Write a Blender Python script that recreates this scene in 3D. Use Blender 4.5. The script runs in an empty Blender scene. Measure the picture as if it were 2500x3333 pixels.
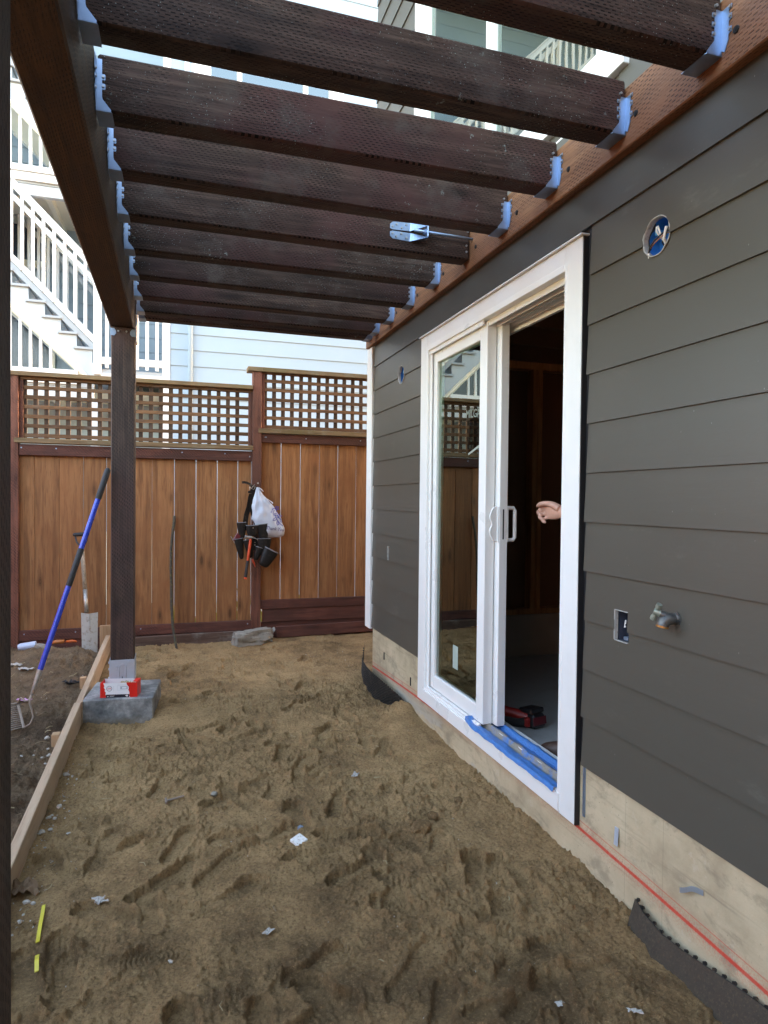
import bpy, bmesh, math, random
import numpy as np
from mathutils import Vector, Matrix, noise as mnoise
random.seed(7); RNG=np.random.default_rng(11)
R=math.radians
sc=bpy.context.scene
COL=sc.collection
# ------------------------------------------------------------------ camera, sky, sun, exposure
EYE=Vector((0,0,1.35))
cam=bpy.data.cameras.new('camera'); cam_o=bpy.data.objects.new('camera',cam); COL.objects.link(cam_o)
cam.sensor_fit='HORIZONTAL'; cam.sensor_width=36; cam.lens=30.569; cam.clip_start=.05; cam.clip_end=600
cr=(.95218,-.30537,.01007); cu=(-.00387,.02092,.99977); cf=(.30551,.95200,-.01874)
cam_o.matrix_world=Matrix(((cr[0],cu[0],-cf[0],EYE.x),(cr[1],cu[1],-cf[1],EYE.y),(cr[2],cu[2],-cf[2],EYE.z),(0,0,0,1)))
sc.camera=cam_o
SUN_EL=R(11); SUN_AZ=R(12)            # azimuth counted from +x towards +y
w=bpy.data.worlds.new('World'); sc.world=w; w.use_nodes=True
wn=w.node_tree; bg=wn.nodes['Background']
sky=wn.nodes.new('ShaderNodeTexSky'); sky.sky_type='NISHITA'; sky.sun_disc=False
sky.sun_elevation=SUN_EL; sky.sun_rotation=R(90)-SUN_AZ
sky.air_density=1.0; sky.dust_density=1.2; sky.ozone_density=1.0
wn.links.new(sky.outputs[0],bg.inputs[0]); bg.inputs[1].default_value=.13
sl=bpy.data.lights.new('sun','SUN'); sl.energy=2.6; sl.angle=R(.5); sl.color=(1,.86,.68)
so=bpy.data.objects.new('sun',sl); COL.objects.link(so)
sd=Vector((math.cos(SUN_AZ)*math.cos(SUN_EL),math.sin(SUN_AZ)*math.cos(SUN_EL),math.sin(SUN_EL)))
so.rotation_euler=sd.to_track_quat('Z','Y').to_euler(); so.location=sd*30
vs=sc.view_settings; vs.view_transform='Standard'; vs.look='None'; vs.gamma=1; vs.use_curve_mapping=False
vs.exposure=4.15
vs.use_white_balance=True; vs.white_balance_temperature=7700; vs.white_balance_tint=19

# ------------------------------------------------------------------ node helpers
class NT:
    def __init__(s,name,rough=.6,metal=0,spec=.5):
        s.m=bpy.data.materials.new(name); s.m.use_nodes=True; s.t=s.m.node_tree
        s.b=s.t.nodes['Principled BSDF']; s.out=s.t.nodes['Material Output']
        s.b.inputs['Roughness'].default_value=rough; s.b.inputs['Metallic'].default_value=metal
        s.b.inputs['Specular IOR Level'].default_value=spec
        s.tc=s.t.nodes.new('ShaderNodeTexCoord'); s.oi=s.t.nodes.new('ShaderNodeObjectInfo')
    def n(s,k): return s.t.nodes.new(k)
    def L(s,a,b): s.t.links.new(a,b)
    def put(s,sock,v):
        if isinstance(v,bpy.types.NodeSocket): s.L(v,sock)
        elif isinstance(v,(tuple,list)) and len(v)==3 and sock.type=='RGBA': sock.default_value=(*v,1)
        else: sock.default_value=v
    @property
    def rnd(s): return s.oi.outputs['Random']
    def obj(s,scale=(1,1,1),rand=True):
        mp=s.n('ShaderNodeMapping'); s.L(s.tc.outputs['Object'],mp.inputs[0]); mp.inputs['Scale'].default_value=scale
        if rand:
            v=s.n('ShaderNodeVectorMath'); v.operation='ADD'; s.L(mp.outputs[0],v.inputs[0])
            m=s.math('MULTIPLY',s.rnd,73.0); s.L(m,v.inputs[1]); return v.outputs[0]
        return mp.outputs[0]
    def noise(s,vec,scale=5,detail=4,rough=.55,dist=0):
        k=s.n('ShaderNodeTexNoise'); s.L(vec,k.inputs['Vector'])
        k.inputs['Scale'].default_value=scale;k.inputs['Detail'].default_value=detail
        k.inputs['Roughness'].default_value=rough;k.inputs['Distortion'].default_value=dist
        return k.outputs['Fac']
    def vor(s,vec,scale=5,feat='F1',out='Distance',rand=1):
        k=s.n('ShaderNodeTexVoronoi'); k.feature=feat; s.L(vec,k.inputs['Vector']); k.inputs['Scale'].default_value=scale
        k.inputs['Randomness'].default_value=rand
        return k.outputs[out]
    def ramp(s,fac,stops,interp='LINEAR'):
        k=s.n('ShaderNodeValToRGB'); s.L(fac,k.inputs[0]); e=k.color_ramp.elements; k.color_ramp.interpolation=interp
        while len(e)<len(stops): e.new(.5)
        for i,(p,c) in enumerate(stops):
            e[i].position=p; e[i].color=(*c,1) if isinstance(c,(tuple,list)) else (c,c,c,1)
        return k.outputs[0]
    def mix(s,a,b,fac,mode='MIX'):
        k=s.n('ShaderNodeMix'); k.data_type='RGBA'; k.blend_type=mode
        s.put(k.inputs[6],a); s.put(k.inputs[7],b); s.put(k.inputs[0],fac); return k.outputs[2]
    def math(s,op,a,b=0,c=None,clamp=False):
        k=s.n('ShaderNodeMath'); k.operation=op; k.use_clamp=clamp
        s.put(k.inputs[0],a); s.put(k.inputs[1],b)
        if c is not None: s.put(k.inputs[2],c)
        return k.outputs[0]
    def sep(s,vec):
        k=s.n('ShaderNodeSeparateXYZ'); s.L(vec,k.inputs[0]); return k.outputs
    def step(s,v,a,b):
        k=s.n('ShaderNodeMapRange'); k.interpolation_type='SMOOTHSTEP'; s.put(k.inputs[0],v)
        k.inputs[1].default_value=a;k.inputs[2].default_value=b; return k.outputs[0]
    def bump(s,h,strength=.3,dist=.01,prev=None):
        k=s.n('ShaderNodeBump'); s.put(k.inputs['Height'],h); k.inputs['Strength'].default_value=strength; k.inputs['Distance'].default_value=dist
        if prev is not None: s.L(prev,k.inputs['Normal'])
        return k.outputs[0]
    def fin(s,col,rough=None,nor=None):
        s.put(s.b.inputs['Base Color'],col)
        if rough is not None: s.put(s.b.inputs['Roughness'],rough)
        if nor is not None: s.L(nor,s.b.inputs['Normal'])
        return s.m
def scl(c,k): return tuple(min(1,x*k) for x in c)
def simple(name,col,rough=.5,metal=0,var=.25,scale=8,bump=.1,bscale=60,spec=.5,dirt=None,dirt_amt=.3):
    t=NT(name,rough,metal,spec); v=t.obj()
    n=t.noise(v,scale,5,.6); c=t.mix(scl(col,1-var),scl(col,1+var),n)
    if dirt: c=t.mix(c,dirt,t.math('MULTIPLY',t.step(t.noise(v,scale*2.3,6,.7),.5,.72),dirt_amt))
    r=t.math('ADD',t.math('MULTIPLY',n,.25),rough-.12)
    nor=t.bump(t.noise(v,bscale,4),bump,.002) if bump else None
    return t.fin(c,r,nor)
def wood(name,c0,c1,c2,axis='x',incise=0,knots=1,lichen=0,rough=.72,stain=None,grain=1.0,spec=.35,hue=.35,silver=None,kscale=1.0):
    """grain runs along `axis` of the object's own coordinates; incise = slit row pitch in metres"""
    t=NT(name,rough,0,spec)
    lo,hi=2.2,34.0
    sc_={'x':(lo,hi,hi),'y':(hi,lo,hi),'z':(hi,hi,lo)}[axis]
    v0=t.obj(); v=t.obj(sc_)
    warp=t.noise(v0,3.2,3)
    g1=t.noise(v,1.0*grain,6,.62,.6); g2=t.noise(t.obj(tuple(k*3.3 for k in sc_)),1.0,4,.6)
    big=t.noise(v0,1.7,4,.6)
    c=t.ramp(g1,[(.28,c0),(.5,c1),(.74,c2)])
    c=t.mix(c,scl(c0,.75),t.math('MULTIPLY',t.step(g2,.5,.7),.55))
    if stain: c=t.mix(c,stain,t.math('MULTIPLY',t.step(big,.45,.68),.75))
    # board to board tone
    hv=t.math('ADD',t.math('MULTIPLY',t.rnd,hue),1-hue/2)
    k=t.n('ShaderNodeVectorMath'); k.operation='SCALE'; t.L(c,k.inputs[0]); t.L(hv,k.inputs['Scale']); c=k.outputs[0]
    h=t.math('ADD',t.math('MULTIPLY',g1,.6),t.math('MULTIPLY',g2,.4))
    if knots:
        ks={'x':(2.3,7.5,7.5),'y':(7.5,2.3,7.5),'z':(7.5,7.5,2.3)}[axis]
        kvec=t.obj(tuple(k*kscale for k in ks)); kd=t.vor(kvec,1.0); kc_=t.sep(t.vor(kvec,1.0,out='Color'))[0]
        km=t.math('MULTIPLY',t.math('MULTIPLY',t.step(kd,.17,.07),knots),t.step(kc_,.40,.46))
        ring=t.math('SINE',t.math('MULTIPLY',kd,150.0))
        kc=t.mix(scl(c0,.45),scl(c1,.8),t.math('ADD',t.math('MULTIPLY',ring,.35),.35))
        c=t.mix(c,kc,km)
        c=t.mix(c,scl(c0,.75),t.math('MULTIPLY',t.math('MULTIPLY',t.step(kd,.3,.15),t.step(kc_,.40,.46)),.45*knots))
    if incise:
        s=t.sep(t.tc.outputs['Object'])
        ax={'x':0,'y':1,'z':2}[axis]; oth=[i for i in range(3) if i!=ax]
        row=t.math('DIVIDE',t.math('ADD',t.math('ADD',s[oth[0]],s[oth[1]]),5.0),incise)
        rf=t.math('FLOOR',row); rr=t.math('FRACT',row)
        off=t.math('FRACT',t.math('MULTIPLY',rf,.37))
        u=t.math('ADD',t.math('DIVIDE',t.math('ADD',s[ax],9.0),incise*2.6),off)
        u=t.math('ADD',u,t.math('MULTIPLY',t.noise(v0,14,1),1.1)); row=t.math('ADD',row,t.math('MULTIPLY',t.noise(v0,9,2),.8)); rr=t.math('FRACT',row)
        uf=t.math('FRACT',u)
        m1=t.step(t.math('ABSOLUTE',t.math('SUBTRACT',uf,.5)),.30,.20)
        m2=t.step(t.math('ABSOLUTE',t.math('SUBTRACT',rr,.5)),.26,.12)
        slit=t.math('MULTIPLY',t.math('MULTIPLY',m1,m2),t.step(t.noise(v0,6,4,.7),.36,.56))
        c=t.mix(c,scl(c0,.22),t.math('MULTIPLY',slit,.95))
        h=t.math('SUBTRACT',h,t.math('MULTIPLY',slit,1.6))
    if silver:
        c=t.mix(c,silver,t.math('MULTIPLY',t.step(t.noise(v0,4.0,5,.7),.5,.72),.75))
    if lichen:
        sp=t.step(t.vor(v0,95),.16,.05); sp=t.math('MULTIPLY',sp,t.step(t.noise(v0,2.6,4,.7),.42,.60))
        bl=t.math('MULTIPLY',t.step(t.noise(v0,38,5,.75),.60,.68),t.step(t.noise(v0,3.1,3),.56,.66))
        c=t.mix(c,(.30,.37,.34),t.math('MULTIPLY',t.math('MAXIMUM',sp,t.math('MULTIPLY',bl,.7)),lichen))
    return t.fin(c,t.math('ADD',t.math('MULTIPLY',g1,.22),rough-.1),t.bump(h,.45,.004))

# ------------------------------------------------------------------ materials
M={}
M['joist']=wood('stained joist',(.022,.012,.0085),(.060,.034,.024),(.125,.076,.056),'x',incise=.0085,lichen=1.0,stain=(.075,.030,.026),rough=.74,spec=.22,hue=.5,silver=(.088,.066,.054))
M['beam']=wood('stained beam',(.045,.022,.010),(.095,.046,.019),(.155,.078,.032),'y',incise=.0085,lichen=.12,stain=(.068,.034,.020),rough=.66)
M['post']=wood('stained post',(.030,.019,.015),(.064,.040,.031),(.110,.068,.052),'z',incise=.0095,lichen=.1,stain=(.085,.044,.038),rough=.68)
M['ledger']=wood('stained ledger',(.15,.060,.026),(.31,.132,.058),(.44,.205,.096),'y',incise=.0095,lichen=.1,stain=(.23,.090,.042),rough=.6)
M['board']=wood('cedar fence board',(.150,.060,.022),(.280,.120,.046),(.370,.175,.074),'z',knots=1,stain=(.235,.092,.034),rough=.75,hue=.32,grain=.7,kscale=1.25)
M['rail']=wood('dark red rail',(.066,.024,.016),(.126,.044,.031),(.18,.068,.048),'x',incise=.010,knots=.6,stain=(.075,.032,.024),rough=.72)
M['fpost']=wood('dark red fence post',(.080,.031,.019),(.155,.058,.037),(.22,.088,.058),'z',incise=.010,knots=.6,stain=(.09,.037,.026),rough=.72)
M['cap']=wood('weathered cap rail',(.12,.075,.038),(.22,.14,.072),(.32,.21,.115),'x',knots=.7,stain=(.14,.12,.05),silver=(.20,.18,.12),rough=.8)
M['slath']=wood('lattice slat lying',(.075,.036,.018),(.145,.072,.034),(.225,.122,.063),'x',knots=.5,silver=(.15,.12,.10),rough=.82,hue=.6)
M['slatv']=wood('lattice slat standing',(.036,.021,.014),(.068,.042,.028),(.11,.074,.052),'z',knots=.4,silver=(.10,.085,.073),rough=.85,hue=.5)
M['kick']=wood('weathered kick board',(.055,.030,.022),(.10,.058,.042),(.17,.115,.09),'x',knots=.8,silver=(.24,.22,.19),rough=.85)
M['form']=wood('new form board',(.38,.265,.175),(.45,.32,.215),(.50,.37,.255),'y',knots=.8,stain=(.38,.27,.18),rough=.72,hue=.2,grain=.6)
M['stake']=wood('new timber stake',(.36,.21,.11),(.50,.31,.17),(.60,.40,.24),'z',knots=.3,rough=.75,hue=.2)
M['stud']=wood('interior stud',(.20,.10,.04),(.32,.17,.075),(.42,.25,.12),'z',knots=.5,rough=.7)
M['galv']=simple('galvanised steel',(.30,.405,.55),.44,.88,var=.30,scale=22,bump=.08,bscale=40)
M['galv_pale']=simple('dull galvanised steel',(.50,.56,.63),.5,.45,var=.12,scale=22,bump=.08,bscale=40)
M['screw']=simple('screw head',(.42,.42,.42),.4,.8)
M['darkscrew']=simple('dark screw',(.03,.028,.026),.45,.6)
def siding_mat(name,c,rough=.42,bump=.16):
    t=NT(name,rough,0,.5); v=t.obj((1,1,1)); f=t.obj((60,4,60))
    n=t.noise(v,1.3,4); fine=t.noise(t.obj((1,.35,1)),130,3,.6); gr=t.noise(f,1,3)
    col=t.mix(scl(c,.93),scl(c,1.07),n)
    sp=t.math('MULTIPLY',t.step(t.vor(t.obj((1,1,.45)),46),.075,.02),t.step(t.noise(v,4,3),.5,.7))
    col=t.mix(col,(.36,.35,.32),t.math('MULTIPLY',sp,.7))
    dust=t.step(t.noise(t.obj((1,.8,2.2)),3.2,6,.72),.58,.8)
    col=t.mix(col,(.20,.185,.155),t.math('MULTIPLY',dust,.40))
    return t.fin(col,t.math('ADD',t.math('MULTIPLY',n,.12),rough),t.bump(t.math('ADD',t.math('MULTIPLY',fine,.6),gr),bump,.0016))
M['siding']=siding_mat('dark brown grey siding',(.080,.073,.059),rough=.33)
M['siding_edge']=simple('cut siding edge',(.42,.41,.38),.8,dirt=(.12,.11,.10),scale=30,dirt_amt=.7)
M['white']=simple('white trim paint',(.80,.80,.78),.38,var=.025,scale=4,bump=.05,bscale=90,dirt=(.55,.5,.42),dirt_amt=.10)
M['vinyl']=simple('white vinyl',(.82,.82,.80),.30,var=.02,scale=4,bump=.0)
M['membrane']=simple('black membrane',(.012,.012,.014),.5,var=.3,bump=.3,bscale=50)
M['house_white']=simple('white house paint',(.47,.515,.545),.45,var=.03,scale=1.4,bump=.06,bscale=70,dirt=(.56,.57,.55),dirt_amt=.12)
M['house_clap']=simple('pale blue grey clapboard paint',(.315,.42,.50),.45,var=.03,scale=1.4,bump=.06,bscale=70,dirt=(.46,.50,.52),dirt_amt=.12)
M['house_cream']=simple('cream house paint',(.76,.72,.60),.5,var=.04,scale=1.4,bump=.06)
M['greypaint']=simple('blue grey paint',(.36,.39,.41),.5,var=.08,scale=3,bump=.06)
M['sheath']=simple('dark sheathing',(.05,.045,.04),.8)
M['paper']=simple('kraft faced insulation',(.115,.062,.034),.8,var=.35,scale=3,bump=.6,bscale=14)
M['slab']=simple('garage slab',(.36,.37,.36),.5,var=.15,scale=2.5,bump=.1,bscale=80,dirt=(.25,.20,.14),dirt_amt=.4)
M['curb']=simple('inside curb',(.24,.22,.19),.85,var=.2,scale=5)
M['ceil']=simple('dark ceiling timber',(.14,.065,.032),.8,var=.3)
M['roof']=simple('roof covering',(.07,.07,.07),.9)
M['black']=simple('black plastic',(.016,.016,.018),.42)
M['rubber']=simple('black rubber grip',(.022,.022,.023),.62,bump=.35,bscale=160)
M['leather']=simple('black leather',(.009,.008,.008),.5,var=.35,scale=14,bump=.4,bscale=110,spec=.28,dirt=(.10,.075,.05),dirt_amt=.25)
M['stitch']=simple('grey webbing edge',(.16,.16,.17),.75)
M['blue']=simple('blue enamel',(.012,.045,.44),.26,var=.06,spec=.6,bump=.02)
M['orange']=simple('orange red grip',(.62,.07,.022),.42,var=.1)
M['red']=simple('red tool plastic',(.34,.022,.018),.4)
M['maroon']=simple('maroon plastic',(.13,.012,.018),.35)
M['steel']=simple('worn steel',(.40,.38,.35),.42,.7,var=.3,scale=20,dirt=(.16,.10,.06),dirt_amt=.6)
M['rustywire']=simple('weathered wire',(.30,.245,.20),.6,.4,var=.3,scale=30)
M['blade']=simple('spade steel with dried mud',(.42,.40,.36),.6,.25,var=.2,scale=14,dirt=(.18,.125,.075),dirt_amt=.8,bump=.3,bscale=50)
M['greywood']=wood('old handle wood',(.13,.09,.06),(.23,.17,.115),(.33,.26,.19),'z',knots=0,rough=.75)
M['yellow']=simple('yellow plastic tie',(.54,.46,.04),.45,var=.12,scale=20,dirt=(.3,.24,.1),dirt_amt=.5)
M['pink']=simple('pink paper',(.60,.30,.50),.7)
M['orangeplastic']=simple('orange plastic',(.46,.15,.04),.4)
M['litter']=simple('dirty white litter',(.40,.38,.345),.6,var=.2,dirt=(.28,.20,.12),dirt_amt=.8,scale=40)
M['chip']=simple('pale stone chip',(.46,.42,.36),.8,var=.2,dirt=(.3,.22,.13),dirt_amt=.6,scale=30)
M['tile']=simple('broken white tile',(.74,.73,.70),.35,dirt=(.30,.21,.12),dirt_amt=.85,scale=40)
M['twig']=simple('dry twig',(.24,.17,.10),.85)
M['straw']=simple('dry straw',(.42,.34,.19),.8)
M['leafdead']=simple('dead leaf',(.16,.095,.05),.8)
M['weed']=simple('green weed',(.12,.20,.03),.6)
M['skin']=simple('skin',(.56,.30,.22),.48,var=.10,scale=30,bump=.15,bscale=180)
M['shirt']=simple('dark work shirt',(.03,.035,.045),.85,bump=.3,bscale=90)
M['trouser']=simple('dark work trousers',(.035,.032,.03),.88,bump=.3,bscale=90)
M['boot']=simple('brown leather boot',(.060,.030,.022),.45,var=.3,scale=20,dirt=(.22,.16,.10),dirt_amt=.5)
M['hair']=simple('brown hair',(.04,.024,.014),.6)
M['wirew']=simple('white wire',(.72,.70,.66),.5)
M['wireb']=simple('black wire',(.02,.02,.02),.5)
M['copper']=simple('copper wire',(.5,.2,.08),.4,.8)
M['boxblue']=simple('blue plastic box',(.008,.17,.52),.38,var=.1)
M['boxgrey']=simple('grey plastic box',(.055,.068,.10),.45)
M['brass']=simple('weathered brass',(.13,.125,.115),.42,.6,var=.5,scale=35,dirt=(.03,.045,.07),dirt_amt=.9,bump=.3)
M['brassin']=simple('bright brass mouth',(.55,.28,.09),.35,.8)
M['print']=simple('blue print',(.02,.05,.42),.5,var=.1)
M['printdark']=simple('dark blue script',(.03,.02,.14),.5)
M['cardred']=simple('red carton',(.72,.018,.012),.35,var=.12,scale=30)
M['cardwhite']=simple('white carton',(.78,.79,.80),.4,var=.03)
M['cardblack']=simple('black print',(.012,.014,.025),.4)
M['cardgrey']=simple('grey print',(.38,.42,.46),.5)
M['goldscrew']=simple('yellow zinc screws',(.55,.44,.20),.35,.7)
M['rubble']=simple('broken concrete',(.27,.25,.21),.95,var=.5,scale=16,bump=1.0,bscale=60,spec=.1,dirt=(.10,.08,.06),dirt_amt=.6)
M['mat_black']=simple('black dimpled membrane',(.016,.015,.014),.48,var=.3,bump=.2,dirt=(.16,.115,.07),dirt_amt=.5)
M['mat_felt']=simple('felt side of membrane',(.050,.037,.025),.92,var=.5,scale=60,bump=.9,bscale=120,dirt=(.15,.105,.06),dirt_amt=.45)
def pier_mat():
    t=NT('pier concrete',.72,0,.4); v=t.obj()
    n=t.noise(v,7,6,.7); c=t.ramp(n,[(.32,(.075,.08,.082)),(.5,(.20,.205,.20)),(.68,(.42,.42,.40))])
    c=t.mix(c,(.07,.066,.06),t.math('MULTIPLY',t.step(t.noise(v,4,5,.7,.6),.55,.66),.7))
    c=t.mix(c,(.46,.46,.44),t.math('MULTIPLY',t.step(t.noise(v,15,6,.75),.61,.68),.5))
    z=t.sep(t.tc.outputs['Object'])[2]
    c=t.mix(c,(.17,.125,.075),t.math('MULTIPLY',t.step(t.math('ADD',z,t.math('MULTIPLY',n,.10)),.10,.03),.8))
    return t.fin(c,.7,t.bump(t.noise(v,45,5,.7),.5,.004))
M['pier']=pier_mat()
def found_mat():
    t=NT('board marked concrete foundation',.85,0,.3)
    v=t.obj(rand=False); s=t.sep(t.tc.outputs['Object'])
    n=t.noise(v,2.6,6,.65); gr=t.noise(t.obj((30,2.0,30),False),1.2,5,.6,.8)
    c=t.ramp(n,[(.3,(.32,.25,.16)),(.5,(.50,.405,.265)),(.7,(.62,.51,.345))])
    c=t.mix(c,(.24,.19,.12),t.math('MULTIPLY',t.step(gr,.52,.72),.45))
    kn=t.vor(t.obj((7,3.4,6),False),1.0); c=t.mix(c,(.19,.15,.10),t.math('MULTIPLY',t.step(kn,.17,.06),.45))
    pit=t.step(t.vor(v,42),.13,.05); c=t.mix(c,(.16,.13,.09),t.math('MULTIPLY',pit,t.math('MULTIPLY',t.step(n,.45,.6),.6)))
    # grey cement smear patches low down
    pat=t.math('MULTIPLY',t.step(t.noise(t.obj((3,1.4,6),False),1.0,5,.6),.52,.60),t.step(s[2],.16,.05))
    c=t.mix(c,(.40,.385,.34),t.math('MULTIPLY',pat,.7))
    # thin form joint lines
    for z0 in (.252,):
        ln=t.step(t.math('ABSOLUTE',t.math('SUBTRACT',s[2],t.math('ADD',z0,t.math('MULTIPLY',t.noise(v,3,2),.008)))),.0042,.0012)
        c=t.mix(c,(.20,.165,.12),t.math('MULTIPLY',ln,t.math('MULTIPLY',t.step(t.noise(v,2.2,3),.42,.6),.55)))
    for y0 in (1.62,1.795,2.92,3.05):
        ln=t.step(t.math('ABSOLUTE',t.math('SUBTRACT',s[1],y0)),.0022,.0008); c=t.mix(c,(.13,.11,.08),t.math('MULTIPLY',ln,.22))
    st_=t.math('MULTIPLY',t.step(t.noise(t.obj((2.2,2.2,3.4),False),2.2,6,.7,.5),.52,.66),.5); c=t.mix(c,(.22,.18,.125),st_)
    c=t.mix(c,(.60,.53,.41),t.math('MULTIPLY',t.step(t.noise(v,9,6,.75),.58,.68),.35))
    # snapped red chalk line, slightly sagging towards the corner
    zl=t.math('ADD',.098,t.math('MULTIPLY',t.math('ADD',t.math('SINE',t.math('MULTIPLY',t.math('SUBTRACT',s[1],.9),.85)),0.0),.055))
    d=t.math('SUBTRACT',s[2],zl); ad=t.math('ABSOLUTE',d)
    core=t.step(ad,.0085,.0038); dust=t.math('MULTIPLY',t.step(ad,.055,.0),t.step(t.noise(v,170,3,.7),.44,.62))
    d2=t.math('ABSOLUTE',t.math('SUBTRACT',d,.030)); thin=t.step(d2,.0026,.0010)
    c=t.mix(c,(.56,.055,.028),t.math('MULTIPLY',dust,.42))
    c=t.mix(c,(.55,.06,.03),t.math('MULTIPLY',thin,.55))
    c=t.mix(c,(.62,.030,.016),t.math('MULTIPLY',core,t.math('ADD',.62,t.math('MULTIPLY',t.noise(v,60,3),.4))))
    return t.fin(c,.85,t.bump(t.math('ADD',gr,t.noise(v,60,5,.7)),.35,.003))
M['found']=found_mat()
def sand_mat(name,dry,mid,damp,white=.5):
    t=NT(name,.93,0,.22); v=t.obj(rand=False)
    n=t.noise(v,1.15,6,.6,.35); m=t.noise(v,7,5,.65); f=t.noise(v,260,3,.7)
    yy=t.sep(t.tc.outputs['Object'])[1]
    near_tone=t.math('MULTIPLY',t.step(yy,3.2,1.3),.07)  # ground tone drops towards the near end of the yard
    c=t.ramp(t.math('SUBTRACT',t.math('ADD',t.math('MULTIPLY',n,.55),t.math('MULTIPLY',m,.45)),near_tone),[(.36,damp),(.47,mid),(.60,dry)])
    c=t.mix(c,scl(damp,.75),t.math('MULTIPLY',t.step(t.noise(v,2.4,5,.65,.4),.57,.70),.55))
    c=t.mix(c,scl(dry,1.18),t.math('MULTIPLY',t.step(f,.55,.72),.35))
    c=t.mix(c,scl(damp,.45),t.math('MULTIPLY',t.step(t.noise(v,420,2,.6),.60,.72),.45))
    g_=t.noise(v,95,4,.75); c=t.mix(c,scl(damp,.55),t.math('MULTIPLY',t.step(g_,.50,.36),.55)); c=t.mix(c,scl(dry,1.25),t.math('MULTIPLY',t.step(g_,.56,.68),.45))
    sp=t.math('MULTIPLY',t.step(t.vor(v,150),.10,.05),t.step(t.noise(v,9,3),.52,.66))
    c=t.mix(c,(.50,.46,.38),t.math('MULTIPLY',sp,white))
    b=t.bump(t.noise(v,190,3,.75),.8,.0045); b=t.bump(t.noise(v,70,6,.78),1.0,.018,b)
    return t.fin(c,.93,b)
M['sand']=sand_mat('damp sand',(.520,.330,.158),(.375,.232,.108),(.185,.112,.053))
M['soil']=sand_mat('dark garden soil',(.260,.172,.102),(.170,.112,.067),(.085,.056,.036),.8)
M['earth']=simple('bare earth',(.14,.105,.07),.95,var=.3,scale=3)
def glass_mat(name,tint,ior=1.75,rough=.0,wav=0):
    t=NT(name); tr=t.n('ShaderNodeBsdfTransparent'); gl=t.n('ShaderNodeBsdfGlossy'); fr=t.n('ShaderNodeFresnel'); mx=t.n('ShaderNodeMixShader')
    tr.inputs[0].default_value=(*tint,1); gl.inputs[0].default_value=(.86,.97,.92,1); gl.inputs['Roughness'].default_value=rough; fr.inputs[0].default_value=ior
    if wav:
        b=t.bump(t.noise(t.obj((1,1,1),False),2.2,2),wav,.01); t.L(b,gl.inputs['Normal'])
    t.L(fr.outputs[0],mx.inputs[0]); t.L(tr.outputs[0],mx.inputs[1]); t.L(gl.outputs[0],mx.inputs[2]); t.L(mx.outputs[0],t.out.inputs[0]); return t.m
M['glass']=glass_mat('door glass',(.80,.95,.88),3.3,0,.03)
M['winglass']=glass_mat('window glass',(.80,.86,.84),3.0,0,.03)
M['dimglass']=simple('pale shade behind window',(.30,.34,.32),.5)
M['frosted']=simple('rain glass',(.020,.035,.06),.12,var=.5,scale=30,bump=1.0,bscale=26,spec=.9)
M['curtain']=simple('pale blind',(.50,.58,.62),.7)
def tape_mat():
    t=NT('blue tape and dusty film',.42,0,.5); v=t.obj(rand=False); x=t.sep(t.tc.outputs['Object'])[0]
    n=t.noise(v,14,5,.7); xx=t.math('ADD',x,t.math('MULTIPLY',t.math('SUBTRACT',n,.5),.045))
    blue=t.mix((.012,.11,.38),(.05,.25,.58),t.noise(v,30,4))
    mid=t.mix((.19,.15,.105),(.36,.34,.31),t.noise(t.obj((40,5,10),False),1,5))
    k=t.math('MULTIPLY',t.step(xx,1.440,1.452),t.step(xx,1.510,1.495))
    c=t.mix(blue,mid,t.math('MULTIPLY',k,t.step(n,.36,.52)))
    c=t.mix(c,(.10,.10,.11),t.math('MULTIPLY',t.step(t.noise(t.obj((70,12,20),False),1,5,.7),.56,.66),.55))
    c=t.mix(c,(.25,.19,.12),t.math('MULTIPLY',t.step(t.noise(v,40,5,.7),.60,.68),.6))
    return t.fin(c,.4,t.bump(t.noise(t.obj((90,22,30),False),1,5,.7),1.0,.006))
M['tape']=tape_mat()
def bag_mat():
    t=NT('thin white plastic',.30,0,.5); v=t.obj(rand=False)
    n=t.noise(t.obj((22,22,3),False),1,4); c=t.mix((.60,.68,.80),(.76,.83,.94),n)
    z=t.sep(t.tc.outputs['Object'])[2]
    c=t.mix(c,(.48,.36,.36),t.math('MULTIPLY',t.step(t.math('ADD',z,t.math('MULTIPLY',n,.06)),1.13,1.03),.55))
    t.b.inputs['Subsurface Weight'].default_value=.0
    tr=t.n('ShaderNodeBsdfTranslucent'); tr.inputs[0].default_value=(.8,.8,.82,1); mx=t.n('ShaderNodeMixShader'); mx.inputs[0].default_value=.3
    m=t.fin(c,.32,t.bump(t.noise(t.obj((30,30,6),False),1,5),.6,.01))
    t.L(t.b.outputs[0],mx.inputs[1]); t.L(tr.outputs[0],mx.inputs[2]); t.L(mx.outputs[0],t.out.inputs[0]); return m
M['bag']=bag_mat()

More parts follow.
